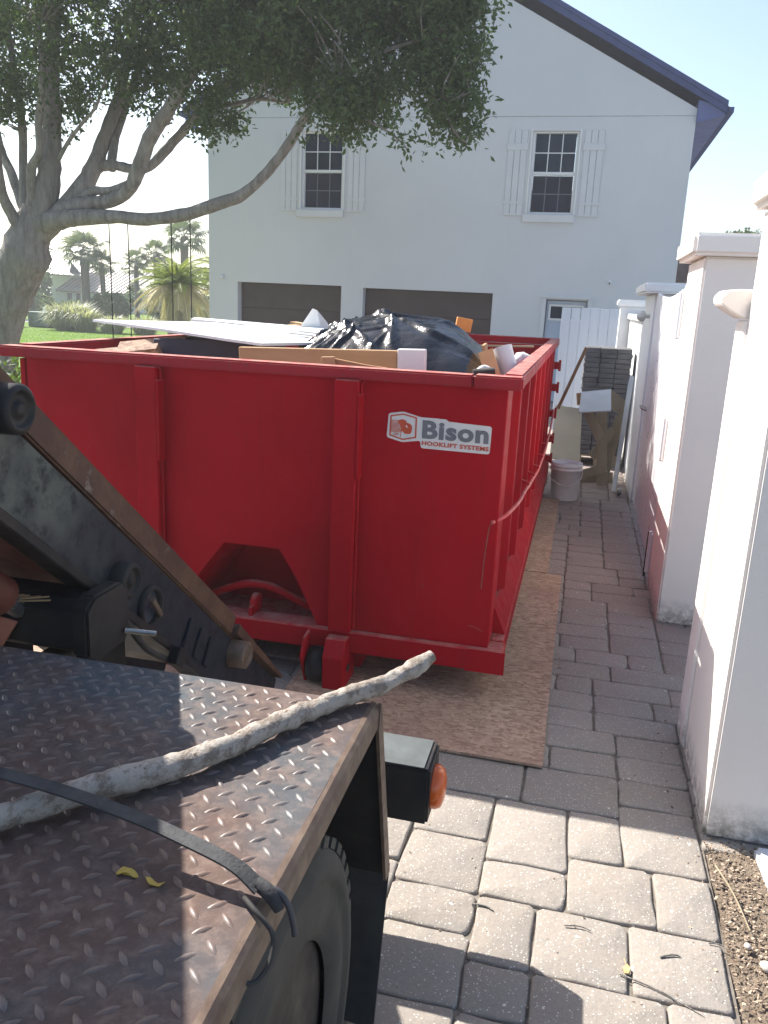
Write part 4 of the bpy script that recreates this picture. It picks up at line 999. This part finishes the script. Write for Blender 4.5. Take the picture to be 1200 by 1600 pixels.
# fittings on the web
pin(.72,.200,.055,XR+.001,XR+.05,'black_steel','hydraulic_fitting')
y,z=fp(.93,.205)
MB().lathe([(.052,0),(.056,.018),(.066,.018),(.068,0)],(XR+.001,y,z),'x',28,cap=False).build('port_ring',M['black_steel'],T)
MB().lathe([(.052,.001),(.02,.002)],(XR+.001,y,z),'x',28).build('port_recess',M['bg_dark'],T)
MB().tube([(XR+.03,y-.03,z+.04),(XR+.02,y+.04,z-.04)],.010,8).build('port_bolt',M['rust_edge'],T)
for k in range(3):
    s=1.22+.10*k; MB().prism([fp(s,.14),fp(s+.035,.14),fp(s+.035,.245),fp(s,.245)],'x',XR+.001,XR+.012).build('web_stiffener',M['web'],T,bevel=.002)
# hose clamp and cable along the lower flange
pts=[]
for s in(.55,.75,.95,1.1,1.3,1.55): y,z=fp(s,.31+.02*math.sin(s*14)); pts.append((XR+.02,y,z))
MB().tube(pts,.011,8,sub=4).build('hydraulic_hose',M['black_rubber'],T)
y,z=fp(1.12,.30); MB().box(XR+.03,XR+.07,y-.03,y+.03,z-.03,z+.03,rot=rot(-40,0,0)).build('hose_clamp',M['black_steel'],T,bevel=.004)
pts=[(-1.40,*fp(s,.37)) for s in(-1.5,-.6,.45)]
MB().tube(pts,.055,18,sub=1).build('lift_cylinder',M['red_tube'],T)
MB().tube([(-1.40,*fp(.45,.37)),(-1.40,*fp(.95,.37))],.026,14).build('cylinder_rod',M['chrome'],T)
# cross tube in front of the frame foot, with a rounded end
ct=[(1.77,.92),(1.80,.90),(1.90,.90),(1.93,.93),(1.93,1.02),(1.90,1.05),(1.80,1.05),(1.77,1.02)]
MB().prism(ct,'x',-1.60,-1.225).build('cross_tube',M['black_steel'],T,bevel=.004)
MB().prism([(1.75,.91),(1.785,.885),(1.93,.885),(1.955,.92),(1.955,1.035),(1.92,1.07),(1.79,1.07),(1.75,1.04)],'x',-1.2245,-1.175).build('tube_end_cap',M['black_steel'],T,bevel=.008,seg=2)
MB().prism([(-1.75,.905),(-1.44,.905),(-1.385,.985),(-1.50,1.0),(-1.75,1.03)],'y',1.752,1.760).build('lug_plate',M['salmon'],T,bevel=.002)
b=MB()
for k in range(9): b.bar((-1.56+.01*k,1.72+.01*random.random(),1.025+.002*k),(-1.40+.012*k,1.78+.02*random.random(),1.045+.006*random.random()),.006,.003)
b.build('straw_wisp',M['lumber_x'],label='pale wisp of splintered wood caught on the frame at the left edge',cat='splinter',kind='stuff')
MB().tube([(-1.17,1.92,.925),(-1.09,1.95,.915)],.008,10).build('shiny_rod',M['chrome'],T)


# cab, tank and headboard in front of the deck (unseen; added to block sky light from it)
cb=MB().prism([(-3.9,.75),(-1.75,.75),(-1.75,2.75),(-3.2,2.85),(-3.75,2.6),(-3.98,1.7)],'x',-2.72,-.38).build('cab',M['cab'],T,bevel=.04,seg=2)
MB().prism([(-3.70,1.75),(-2.15,1.75),(-2.15,2.45),(-3.25,2.50),(-3.55,2.40)],'x',-.379,-.372).build('side_window',M['glass'],cb)
MB().prism([(-3.85,.9),(-2.1,.9),(-2.1,1.70),(-3.85,1.70)],'x',-.379,-.370).build('door',M['cab'],cb,bevel=.01)
MB().box(-2.74,-.36,-4.10,-3.95,.45,.8).build('front_bumper',M['black_steel'],T,bevel=.02)
MB().box(-2.62,-.50,-1.62,-1.40,1.0,2.55).build('shade_headboard',M['black_steel'],T,bevel=.01)
MB().box(-2.6,-.52,-1.35,-.50,1.001,1.65).build('shade_tank',M['black_steel'],T,bevel=.03,seg=2)
wheel(-.42,-2.9,.462); wheel(2*TC+.42,-2.9,.462,side=-1)
MB().box(2*TC+.372,-1.601,YD0,YD1,ZD-.008,ZD).build('fender_deck',M['deck'],T,bevel=.002)
# ------------------------------------------------------------------ branch, strap and petals on the deck
br=[(-1.40,.62,1.030),(-1.15,.76,1.031),(-1.0,.845,1.031),(-.87,.93,1.030),(-.765,1.045,1.030),(-.61,1.225,1.028),(-.505,1.415,1.027),(-.435,1.53,1.027),(-.36,1.612,1.033),(-.305,1.69,1.045),(-.272,1.745,1.055)]
b=MB().tube(br,[.026,.026,.025,.024,.023,.022,.021,.019,.019,.020,.016],26,jit=.34,sub=16)
b.build('branch',M['branch'],label='thick pale weathered tree branch lying diagonally across the truck deck',cat='branch')
def ribbon(pts,w_,th,name,m,parent=None,up=None,**k):
    b=MB(); n=len(pts); V=[]
    pts=[Vector(p) for p in pts]
    for i,p in enumerate(pts):
        d=(pts[min(i+1,n-1)]-pts[max(i-1,0)]).normalized(); u=Vector(up[i] if up else (0,0,1)); sd=d.cross(u).normalized(); u2=sd.cross(d)
        for a_,c_ in((-1,-1),(1,-1),(1,1),(-1,1)): V.append(p+sd*(a_*w_/2)+u2*(c_*th/2))
    F=[(3,2,1,0),tuple(4*(n-1)+q_ for q_ in range(4))]
    for i in range(n-1):
        for q_ in range(4): F.append((4*i+q_,4*i+(q_+1)%4,4*i+4+(q_+1)%4,4*i+4+q_))
    return b.add(V,F).build(name,M[m],parent,**k)
ST=empty('tie_strap',(-.6,1.0,1.0),'flat black webbing strap pulled across the branch with a hook on the deck edge','strap')
def spl(P,sub=6):
    P=[Vector(p) for p in P]; out=[];n=len(P)
    for i in range(n-1):
        p0=P[max(i-1,0)];p1=P[i];p2=P[i+1];p3=P[min(i+2,n-1)]
        for k in range(sub):
            t_=k/sub; out.append(.5*((2*p1)+(p2-p0)*t_+(2*p0-5*p1+4*p2-p3)*t_*t_+(3*p1-p0-3*p2+p3)*t_**3))
    return out+[P[-1]]
ribbon(spl([(-1.45,1.10,1.02),(-1.05,1.05,1.055),(-.88,1.02,1.075),(-.74,1.01,1.072),(-.60,.995,1.062),(-.49,.975,1.052),(-.42,.962,1.040),(-.378,.952,1.018)]),.026,.0035,'webbing','strap',ST,up=None)
b=MB().tube([(-.385,.958,1.022),(-.360,.950,1.014),(-.345,.945,.995)],[.010,.0115,.008],10,sub=3); b.build('strap_end',M['strap'],ST)
MB().tube([(-.380,.955,1.020),(-.352,.955,1.018),(-.335,.953,1.0),(-.326,.950,.975),(-.322,.948,.955)],.0048,10,sub=5).build('hook',M['hookpl'],ST)
MB().tube([(-.395,.935,1.012),(-.37,.915,1.012),(-.340,.905,.99),(-.335,.885,.965),(-.345,.86,.950),(-.362,.85,.955),(-.372,.852,.975)],.0038,8,sub=5).build('wire_hook',M['black_rubber'],ST)
def petal(pts,lab):
    pts=rounded([(a_*.8-.56*(-.2) ,b_*.8+.94*.2) if False else (a_,b_) for a_,b_ in pts],.008,3); b=MB().prism(pts,'z',ZD+.0035,ZD+.0047); b.v=[(x_,y_,z_+.0035*math.sin(x_*180)+.003*math.cos(y_*210)+.003) for x_,y_,z_ in b.v]; b.build('petal',M['yellow'],label=lab,cat='petal',group='yellow petals on the deck')
petal([(-.606,.944),(-.598,.953),(-.588,.947),(-.576,.949),(-.566,.944),(-.574,.936),(-.586,.939),(-.598,.935)],'left yellow petal on the rusty deck, the longer one')
petal([(-.553,.936),(-.545,.941),(-.533,.937),(-.525,.942),(-.517,.933),(-.522,.923),(-.532,.928),(-.541,.924)],'right yellow petal on the rusty deck, the rounder one')

# ------------------------------------------------------------------ oak tree with swings
OAK=empty('oak_tree',(-8.7,11,0),'large spreading oak tree with pale forked limbs on the lawn left of the house','tree')
limbs=[([(-8.95,11,-.1),(-8.85,11,.5),(-8.66,11,1.0),(-8.50,11,1.45),(-8.32,11,1.9),(-8.1,11,2.35),(-7.9,11.0,2.95)],[.55,.38,.32,.31,.34,.36,.16]),
([(-8.05,11.00,2.60),(-7.59,10.93,2.74),(-7.13,10.87,2.80),(-6.49,10.80,2.82),(-5.97,10.73,2.79),(-5.36,10.67,2.86),(-4.91,10.60,2.98),(-4.48,10.53,3.11),(-4.10,10.47,3.40),(-3.82,10.40,3.69),(-3.60,10.33,3.97),(-3.38,10.27,4.20),(-3.12,10.20,4.39)],[.20,.19,.15,.115,.11,.11,.11,.09,.085,.08,.07,.06,.05]),
([(-8.05,11.00,2.40),(-7.35,11.13,3.07),(-7.10,11.27,3.52),(-6.99,11.40,3.93),(-6.85,11.53,4.42),(-6.78,11.67,4.88),(-6.68,11.80,5.49)],[.22,.19,.16,.13,.11,.09,.06]),
([(-8.05,11.00,2.4),(-7.45,11.0,2.86),(-6.98,10.96,3.00),(-6.66,10.91,3.03),(-6.32,10.87,3.18),(-6.13,10.82,3.45),(-5.93,10.78,3.82),(-5.67,10.73,4.10),(-5.43,10.69,4.37),(-5.14,10.64,4.71),(-4.76,10.60,5.16)],[.22,.19,.14,.12,.12,.12,.13,.12,.11,.10,.07]),
([(-7.17,11.20,3.30),(-7.05,11.27,3.51),(-6.84,11.35,3.57),(-6.60,11.43,3.54),(-6.34,11.50,3.58),(-6.07,11.57,3.85),(-5.73,11.65,4.21),(-5.52,11.73,4.47),(-5.11,11.80,4.81)],[.12,.11,.09,.085,.09,.09,.08,.08,.05]),
([(-7.30,11.05,3.0),(-6.96,11.01,3.17),(-6.69,10.98,3.18),(-6.37,10.94,3.27),(-6.21,10.90,3.42)],[.10,.08,.07,.065,.06]),
([(-8.12,11.00,2.1),(-7.76,11.05,3.05),(-7.66,11.10,3.71),(-7.64,11.15,4.28),(-7.67,11.20,4.71),(-7.60,11.25,5.35),(-7.48,11.30,6.15)],[.34,.24,.19,.17,.15,.12,.07]),
([(-6.84,11.30,3.50),(-6.87,11.48,3.92),(-6.85,11.66,4.25),(-6.80,11.84,4.65),(-6.66,12.02,5.22),(-6.59,12.20,5.86)],[.09,.08,.075,.07,.06,.04]),
([(-8.07,11.10,2.65),(-8.25,11.24,3.02),(-8.34,11.38,3.45),(-8.41,11.52,4.07),(-8.57,11.66,4.84),(-8.77,11.80,5.55)],[.14,.09,.08,.08,.07,.05]),
([(-7.93,11.00,2.75),(-7.87,10.92,3.16),(-7.80,10.83,3.44),(-7.60,10.75,3.65),(-7.53,10.67,4.02),(-7.37,10.58,4.54),(-7.33,10.50,5.13)],[.15,.10,.09,.07,.065,.06,.04]),
([(-8.0,10.90,2.55),(-8.12,10.78,2.81),(-8.16,10.66,3.06),(-8.12,10.54,3.33),(-8.06,10.42,3.88),(-8.08,10.30,4.63)],[.15,.11,.09,.09,.08,.05]),
([(-8.1,11.20,2.70),(-8.44,11.40,3.10),(-8.70,11.60,3.48),(-9.00,11.80,3.82),(-9.25,12.00,4.37)],[.13,.09,.09,.08,.05]),
([(-7.58,11.10,3.55),(-7.41,10.98,3.66),(-7.17,10.86,3.84),(-6.89,10.74,4.02),(-6.61,10.62,4.19),(-6.38,10.50,4.51)],[.05,.04,.035,.03,.025,.02]),
([(-5.50,11.10,4.27),(-4.98,11.07,4.28),(-4.47,10.93,4.32),(-3.98,10.80,4.25)],[.04,.035,.03,.02]),
([(-3.23,10.30,4.33),(-2.75,10.28,4.40),(-2.28,10.25,4.32),(-1.90,10.22,4.08),(-1.72,10.20,3.80)],[.04,.035,.028,.02,.012]),
([(-3.15,10.20,4.37),(-2.62,10.33,4.69),(-2.05,10.47,4.85),(-1.65,10.60,4.80)],[.04,.03,.02,.012]),
([(-3.40,10.30,4.19),(-2.86,10.17,3.96),(-2.40,10.03,3.72),(-2.2,9.95,3.55)],[.03,.025,.018,.01]),
([(-3.14,10.20,4.37),(-2.96,10.40,4.85),(-2.72,10.60,5.31),(-2.47,10.80,5.77)],[.045,.04,.035,.02])]
for k,(p_,r_) in enumerate(limbs):
    MB().tube(p_,[q_*(.76 if k else .93) for q_ in r_],20 if k==0 else 14,jit=.16 if k else .22,sub=6).build('trunk' if k==0 else 'limb',M['bark'],OAK)
# crown: leaf sprays through the crown's volume, drooping at the right
lobes=[((-7.6,11.4,6.0),(2.6,2.2,2.0),900),((-9.6,11.4,5.6),(1.7,1.8,1.7),420),((-5.4,11.1,5.8),(2.1,1.8,1.75),900),((-3.6,10.7,5.45),(1.7,1.4,1.35),720),
 ((-2.35,10.5,5.0),(.92,.9,1.25),330),((-1.85,10.3,4.3),(.40,.5,.62),85),((-2.7,10.2,4.12),(.95,.7,.40),105),((-4.3,10.6,4.75),(1.1,1.0,.5),210),((-1.75,10.3,3.72),(.32,.3,.30),34),((-2.45,10.0,3.72),(.45,.4,.22),38),
 ((-7.0,11,4.55),(1.5,1.2,.5),110),((-8.7,11,4.55),(1.1,1.0,.55),80),((-5.0,10.7,4.05),(.5,.4,.22),26),((-3.3,10.2,3.95),(.4,.3,.2),22),((-1.75,10.4,5.2),(.35,.4,.5),50)]
cl=[]
for c_,r_,n in lobes:
    d=RNG.normal(size=(n,3)); d/=np.linalg.norm(d,axis=1)[:,None]; rad=RNG.uniform(0,1,n)**.42
    cl.append(np.array(c_)+d*rad[:,None]*np.array(r_))
cl=np.concatenate(cl)
keep=[noise.noise(Vector(p)*1.5)>-.20+ (.14 if p[2]<4.9 and p[0]<-4.5 else .12 if p[2]<4.6 else 0) for p in cl]; cl=cl[np.array(keep)]
def leaves(cl,per,spread,L,W_,droop=.5,sprig=.9):
    n=len(cl)*per
    ax=RNG.normal(size=(len(cl),3)); ax[:,2]-=droop; ax/=np.linalg.norm(ax,axis=1)[:,None]
    t_=RNG.uniform(-1,1,(len(cl),per)); 
    pos=cl[:,None,:]+ax[:,None,:]*(t_[...,None]*spread)+RNG.normal(size=(len(cl),per,3))*spread*.26
    d=ax[:,None,:]*sprig+RNG.normal(size=(len(cl),per,3)); d/=np.linalg.norm(d,axis=2)[...,None]
    u=RNG.normal(size=(len(cl),per,3)); s_=np.cross(d,u); s_/=np.linalg.norm(s_,axis=2)[...,None]; nn=np.cross(s_,d)
    ll=(L*RNG.uniform(.65,1.15,(len(cl),per)))[...,None]; ww=(W_*RNG.uniform(.7,1.2,(len(cl),per)))[...,None]
    a=pos; b_=pos+d*ll*.5+s_*ww*.5+nn*ww*.18; c_=pos+d*ll; e=pos+d*ll*.5-s_*ww*.5+nn*ww*.18
    V=np.stack([a,b_,c_,e],2).reshape(-1,3); F=np.arange(len(V)).reshape(-1,4); return V,F
V,F=leaves(cl,40,.26,.092,.040)
CR=link_mesh('crown',npmesh('crown',V-np.array([-5.5,11,5.5]),F,M['leaf']),OAK,(-5.5,11,5.5))
# fine twigs carrying the sprays
tb=MB(); ends=[Vector(p) for l in limbs[1:] for p in l[0][len(l[0])//2:]]
sel=RNG.choice(len(cl),420,replace=False)
for i in sel:
    p=Vector(cl[i]); e=min(ends,key=lambda q_:(q_-p).length)
    if (e-p).length>2.2: continue
    m_=(e+p)/2+Vector(RNG.normal(0,.10,3)); tb.tube([e,m_,p],[.016,.010,.004],5,cap=False,sub=2)
tb.build('twigs',M['bark'],OAK,kind='stuff')
for k,(xa,xb,y,z,lab) in enumerate(((-6.60,-6.31,10.8,2.75,'left rope swing hanging from the long low oak limb'),(-5.60,-5.32,10.70,2.76,'right rope swing hanging from the oak limb near the house'))):
    S=empty('rope_swing',((xa+xb)/2,y,z),lab,'swing','rope swings on the oak')
    for x in(xa,xb): MB().tube([(x,y,z+.1),(x+.005,y,z-.9),(x+.003,y,.55)],.008,8).build('rope',M['rope'],S)
    MB().box(xa-.05,xb+.05,y-.11,y+.11,.52,.548).build('seat',M['old_wood'],S,bevel=.004)

# ------------------------------------------------------------------ palms beyond the lawn
def fan_frond(L,m,nseg=22,droop=.35):
    """one fan leaf: stalk along +x then a fan of pleated blades"""
    b=MB(); st=L*.45
    b.tube([(0,0,0),(st*.5,0,.03*L),(st,0,.0)],[.012*L,.009*L,.006*L],4,cap=False)
    V=[];F=[]
    for k in range(nseg):
        a=R(-115+230*k/(nseg-1)); l=L*.58*(1-.25*abs(a)/2)*random.uniform(.9,1.08); w_=.045*L
        d=Vector((math.cos(a),math.sin(a),0)); s_=Vector((-d.y,d.x,0)); c0=Vector((st,0,0))
        z1=-.04*L; z2=-droop*l*random.uniform(.7,1.3)
        n=len(V)
        V+=[c0,c0+d*l*.6+s_*w_*.6+Vector((0,0,z1)),c0+d*l*.95+Vector((0,0,z2)),c0+d*l*.6-s_*w_*.6+Vector((0,0,z1))]
        F.append((n,n+1,n+2,n+3))
    b.add(V,F); return b.mesh('frond',M[m],(0,0,0))
random.seed(11)
FF=[fan_frond(1.0,'palm') for _ in range(3)]
def fan_palm(x,y,zb,zt,rad,tr,lab,n=26,lean=0):
    n=int(n*.72)
    P=empty('palm_tree',(x,y,zb),lab,'palm','fan palms beyond the lawn')
    MB().tube([(x,y,zb-.2),(x+lean*.4,y,(zb+zt)/2),(x+lean,y,zt)],[tr*1.15,tr*.9,tr],12,jit=.1,sub=5).build('trunk',M['palmtrunk'],P)
    for k in range(n):
        az=2*math.pi*(k*.382); el=R(75-115*(k/n)**.9)
        o=link_mesh('frond',FF[k%3],P,(x+lean,y,zt)); s_=rad*random.uniform(.85,1.1)*(1 if k>4 else .8)
        o.scale=(s_,s_,s_); o.rotation_euler=(random.uniform(-.3,.3),-el,az)
    return P
fan_palm(-29.2,45,.0,4.0,1.75,.26,'tallest near fan palm with a thick grey trunk before the far metal roof',30)
fan_palm(-28.3,45.5,.0,3.3,1.25,.16,'slim fan palm immediately right of the thick-trunked one',22,-.1)
fan_palm(-27.0,47,.0,3.15,1.15,.14,'left one of the slender pair of fan palms over the low roof',18)
fan_palm(-26.1,45.5,.0,3.5,1.25,.13,'right one of the slender pair of fan palms over the low roof',20)
fan_palm(-25.05,46,.0,4.05,1.25,.20,'fan palm standing between the two rope swings',22)
fan_palm(-22.75,45,.0,4.9,1.7,.24,'tall fan palm rising behind the feather palm beside the house',26)
fan_palm(-32.2,44,.0,3.6,1.7,.24,'dark fan palm close beside the oak trunk',26)
fan_palm(-31.6,41,.0,2.1,1.4,.2,'short bushy fan palm below the dark one by the oak trunk',24)
fan_palm(-33.9,46,.0,3.0,1.5,.2,'fan palm half hidden behind the oak trunk',20)
def feather(L,m,drp,nl=26):
    b=MB(); pts=[];n=9
    for k in range(n+1):
        t_=k/n; pts.append(Vector((L*t_*(1-.18*t_),0,L*(.42*t_-drp*t_*t_))))
    b.tube(pts,[.02*L*(1-.8*k/n)+.003 for k in range(n+1)],4,cap=False)
    V=[];F=[]
    for k in range(nl):
        t_=.12+.88*k/nl; i=min(int(t_*n),n-1); p=pts[i].lerp(pts[i+1],t_*n-i); d=(pts[i+1]-pts[i]).normalized()
        for s_ in(-1,1):
            l=L*.30*(1-.55*t_)*random.uniform(.85,1.15); dr=Vector((d.x*.6,s_*.85,d.z*.6-.30-.25*random.random())).normalized()
            w_=d*.018*L; m_=len(V); V+=[p-w_*.5,p+w_*.5,p+dr*l*.6+w_*.5,p+dr*l+Vector((0,0,-.06*l)),p+dr*l*.6-w_*.5]; F.append((m_,m_+1,m_+2,m_+3,m_+4))
    b.add(V,F); return b.mesh('frond',M[m],(0,0,0))
FG=[feather(1,'pindo',.62),feather(1,'pindo',.75)]; FD=[feather(1,'pindo_dry',1.05),feather(1,'pindo_dry',.95)]
def feather_palm(x,y,zb,lab,rad,n,nd):
    P=empty('palm_tree',(x,y,0),lab,'palm')
    MB().tube([(x,y,-.1),(x,y,zb*.5),(x,y,zb)],[.34,.30,.34],12,jit=.2,sub=4).build('trunk',M['palmtrunk'],P)
    for k in range(n+nd):
        dry=k>=n
        az=2.39996*k; el=R(78-62*(k/n)) if not dry else R(random.uniform(-12,22))
        o=link_mesh('frond',(FD if dry else FG)[k%2],P,(x,y,zb)); s_=rad*random.uniform(.85,1.1)
        o.scale=(s_,s_,s_); o.rotation_euler=(0,-el,az)
feather_palm(-11.35,22,1.85,'wide feather palm with drooping dry fronds beside the house wall',1.35,34,34)
feather_palm(-10.9,25,1.9,'green feather palm tucked behind the house corner',1.8,30,4)

# shrubs, grasses and hedges
def bush(c_,r_,n,lab,cat,m='shrub',L=.10,W_=.05,name='shrub',group=None,per=26,sp=.16):
    c_=np.array(c_,float); d=RNG.normal(size=(n,3)); d/=np.linalg.norm(d,axis=1)[:,None]
    p=c_+d*(RNG.uniform(.55,1,n)**.5)[:,None]*np.array(r_); p=p[p[:,2]>.05]
    V,F=leaves(p,per,sp,L,W_,0,.4)
    at=np.array([c_[0],c_[1],max(0,c_[2]-r_[2])])
    return tag(link_mesh(name,npmesh(name,V-at,F,M[m]),at=at),lab,cat,group)
bush((-4.3,5.6,.55),(.5,.9,.62),180,'leafy green shrub behind the left side of the dumpster','shrub',L=.07,W_=.035)
bush((-27.0,44,.75),(1.25,.9,.85),220,'rounded clipped dark hedge shrub right of the ornamental grass','shrub',L=.14,W_=.08)
bush((-32.3,50,.45),(2.6,.9,.5),260,'low dark hedge below the far house windows','hedge',L=.16,W_=.09,name='hedge')
bush((-36.5,50,.6),(1.8,.9,.7),200,'dark hedge left of the far house near the oak trunk','hedge',L=.16,W_=.09,name='hedge')
bush((-27.7,48,1.5),(.45,.4,.7),60,'thin airy sapling in front of the far low roof','sapling',L=.14,W_=.07,name='sapling',sp=.25)
bush((-21.2,40,1.4),(1.3,1.2,1.2),180,'bushy green tree mass left of the feather palm','tree','shrub',L=.18,W_=.09,name='small_tree')
bush((-19.5,42,1.6),(2.8,1.5,1.6),300,'pale green thicket behind the feather palm','tree','pindo',L=.20,W_=.09,name='small_tree')
bush((-42.5,57,2.4),(2.2,2,2.4),260,'dark distant tree behind the oak trunk','tree','shrub',L=.3,W_=.16,name='small_tree')
bush((-27.6,52,.8),(1.0,1.0,.8),110,'rounded shrub in front of the far house corner','shrub',L=.16,W_=.08)
def grass_clump(x,y,rad,h,n,lab,m='grassy'):
    a=RNG.uniform(0,6.283,n); r0=RNG.uniform(0,.55,n)*rad; ln=h*RNG.uniform(.6,1.1,n); ou=rad*RNG.uniform(.2,1,n)
    bx=x+np.cos(a)*r0; by=y+np.sin(a)*r0; w_=.018
    sx,sy=-np.sin(a)*w_,np.cos(a)*w_
    p0=np.stack([bx-sx,by-sy,np.zeros(n)],1);p1=np.stack([bx+sx,by+sy,np.zeros(n)],1)
    mx=bx+np.cos(a)*ou*.45; my=by+np.sin(a)*ou*.45
    p2=np.stack([mx+sx,my+sy,ln*.75],1);p3=np.stack([mx-sx,my-sy,ln*.75],1)
    tx=bx+np.cos(a)*ou; ty=by+np.sin(a)*ou; tz=ln*RNG.uniform(.05,1.0,n)**.8
    p4=np.stack([tx,ty,tz],1); p5=np.stack([tx+sx*.2,ty+sy*.2,tz],1)
    V=np.stack([p0,p1,p2,p3,p5,p4],1).reshape(-1,3); k=np.arange(n)[:,None]*6
    F=np.concatenate([k+np.array([0,1,2,3]),k+np.array([3,2,4,5])],0)
    return tag(link_mesh('ornamental_grass',npmesh('ornamental_grass',V-np.array([x,y,0]),F,M[m]),at=(x,y,0)),lab,'grass clump',None)
for (x,y,r_,h,n,lab) in((-22.3,33,1.1,1.25,1500,'largest silvery ornamental grass clump in the middle of the bed'),(-21.2,32.5,.8,1.0,900,'silvery grass clump right of the largest one'),(-23.0,34.5,.8,1.25,800,'tall grass clump behind the largest one'),(-19.9,32.5,.8,.8,700,'grass clump close to the feather palm at the end of the bed'),(-25.6,33.0,.75,.85,800,'small green grass clump near the oak trunk')):
    grass_clump(x,y,r_,h,n,lab)
grass_clump(-18.6,33,.8,.8,600,'low grass clump behind the left swing rope')
ub=empty('utility_box',(-24.6,34,0),'low green utility box between two grass clumps','utility box')
MB().box(-25.0,-23.9,33.8,34.5,0,.62).build('cabinet',M['util_green'],ub,bevel=.03); MB().box(-25.03,-23.87,33.77,34.53,.622,.68).build('lid',M['util_green'],ub,bevel=.02)
MB().box(-27.9,-27.8,39.0,39.1,0,.75).build('marker_post',M['vinyl'],label='short white marker post on the far lawn',cat='post',bevel=.02)
# lawn blades where the lawn shows beyond the dumpster
n=26000; x=RNG.uniform(-24,-9,n); y=RNG.uniform(20,32,n); h=RNG.uniform(.02,.05,n); a=RNG.uniform(0,6.28,n)
p0=np.stack([x,y,np.full(n,-.012)],1); p1=p0+np.stack([np.cos(a)*.02,np.sin(a)*.02,h*0],1); p2=p0+np.stack([RNG.normal(0,.02,n),RNG.normal(0,.02,n),h],1)
V=np.stack([p0,p1,p2],1).reshape(-1,3); F=np.arange(3*n).reshape(-1,3)
tag(link_mesh('grass_blades',npmesh('grass_blades',V,F,M['blade'])),'mown lawn grass blades beyond the dumpster','grass',kind='stuff')

# far house with standing seam roofs
FH=empty('far_house',(-37,60,0),'distant white house with pale standing seam metal roofs behind the palms','house')
MB().box(-42.5,-35.6,60.6,68,0,1.75).build('wall',M['bg_wall'],FH)
MB().box(-44.5,-41.0,62.5,68,1.75,2.9).build('upper_wall',M['bg_wall'],FH)
def seam_roof(P,name='roof',n=16):
    P=[Vector(p) for p in P]; nr=(P[1]-P[0]).cross(P[3]-P[0]).normalized(); nr=nr if nr.z>0 else -nr
    b=MB(); b.add(P+[p-nr*.12 for p in P],[(0,1,2,3),(7,6,5,4),(0,4,5,1),(1,5,6,2),(2,6,7,3),(3,7,4,0)])
    o=b.build(name,M['metal_roof'],FH)
    for k in range(n+1):
        t_=k/n; a=P[0].lerp(P[1],t_)+nr*.02; c_=P[3].lerp(P[2],t_)+nr*.02
        MB().bar(a,c_,.05,.05,nr).build('seam',M['metal_roof'],o)
seam_roof([(-41.8,60.2,1.55),(-35.6,60.2,1.55),(-34.6,64.0,3.30),(-41.5,64.0,3.30)],n=15)
seam_roof([(-45.5,60.0,2.9),(-39.3,60.0,2.75),(-41.2,64.5,5.2),(-45.5,64.5,5.2)],n=12)
MB().prism([(-39.35,2.75),(-40.3,3.75),(-40.6,2.75)],'y',60.3,60.36).build('gable',M['bg_dark'],FH)
MB().prism([(-35.55,1.5),(-34.55,3.25),(-33.4,1.5)],'y',64.05,64.2).build('gable',M['bg_wall'],FH)
for x in(-41.0,-40.2,-39.6,-38.6,-37.9,-36.9):
    w_=MB().box(x,x+.5,60.53,60.599,.75,1.45).build('window',M['vinyl'],FH); MB().box(x+.05,x+.45,60.50,60.529,.80,1.40).build('pane',M['bg_dark'],w_)
NH=empty('neighbour_house',(5,34,0),'brown roofed neighbour building just visible right of the white house','house')
MB().box(2.75,9,30,40,0,2.88).build('wall',M['pillar_cool'],NH)
MB().box(2.6,9.2,29.7,40.3,2.885,3.74).build('roof',M['brown_wall'],NH)
bush((6.4,40,4.6),(1.3,1,.85),160,'tree top peeking over the pillars at the right','tree','shrub',L=.2,W_=.1,name='small_tree')

# ------------------------------------------------------------------ thin haze volume, added to stand in for lens veiling glare
hz=bpy.data.materials.new('haze'); hz.use_nodes=True; t_=hz.node_tree; t_.nodes.remove(t_.nodes['Principled BSDF'])
pv=t_.nodes.new('ShaderNodeVolumePrincipled'); pv.inputs['Color'].default_value=(.93,.96,1,1); pv.inputs['Density'].default_value=.0018; pv.inputs['Anisotropy'].default_value=.2
t_.links.new(pv.outputs[0],t_.nodes['Material Output'].inputs['Volume'])
MB().box(-310,310,-70,410,-1.5,11.0).build('haze',hz,at=(0,0,0),kind='stuff')
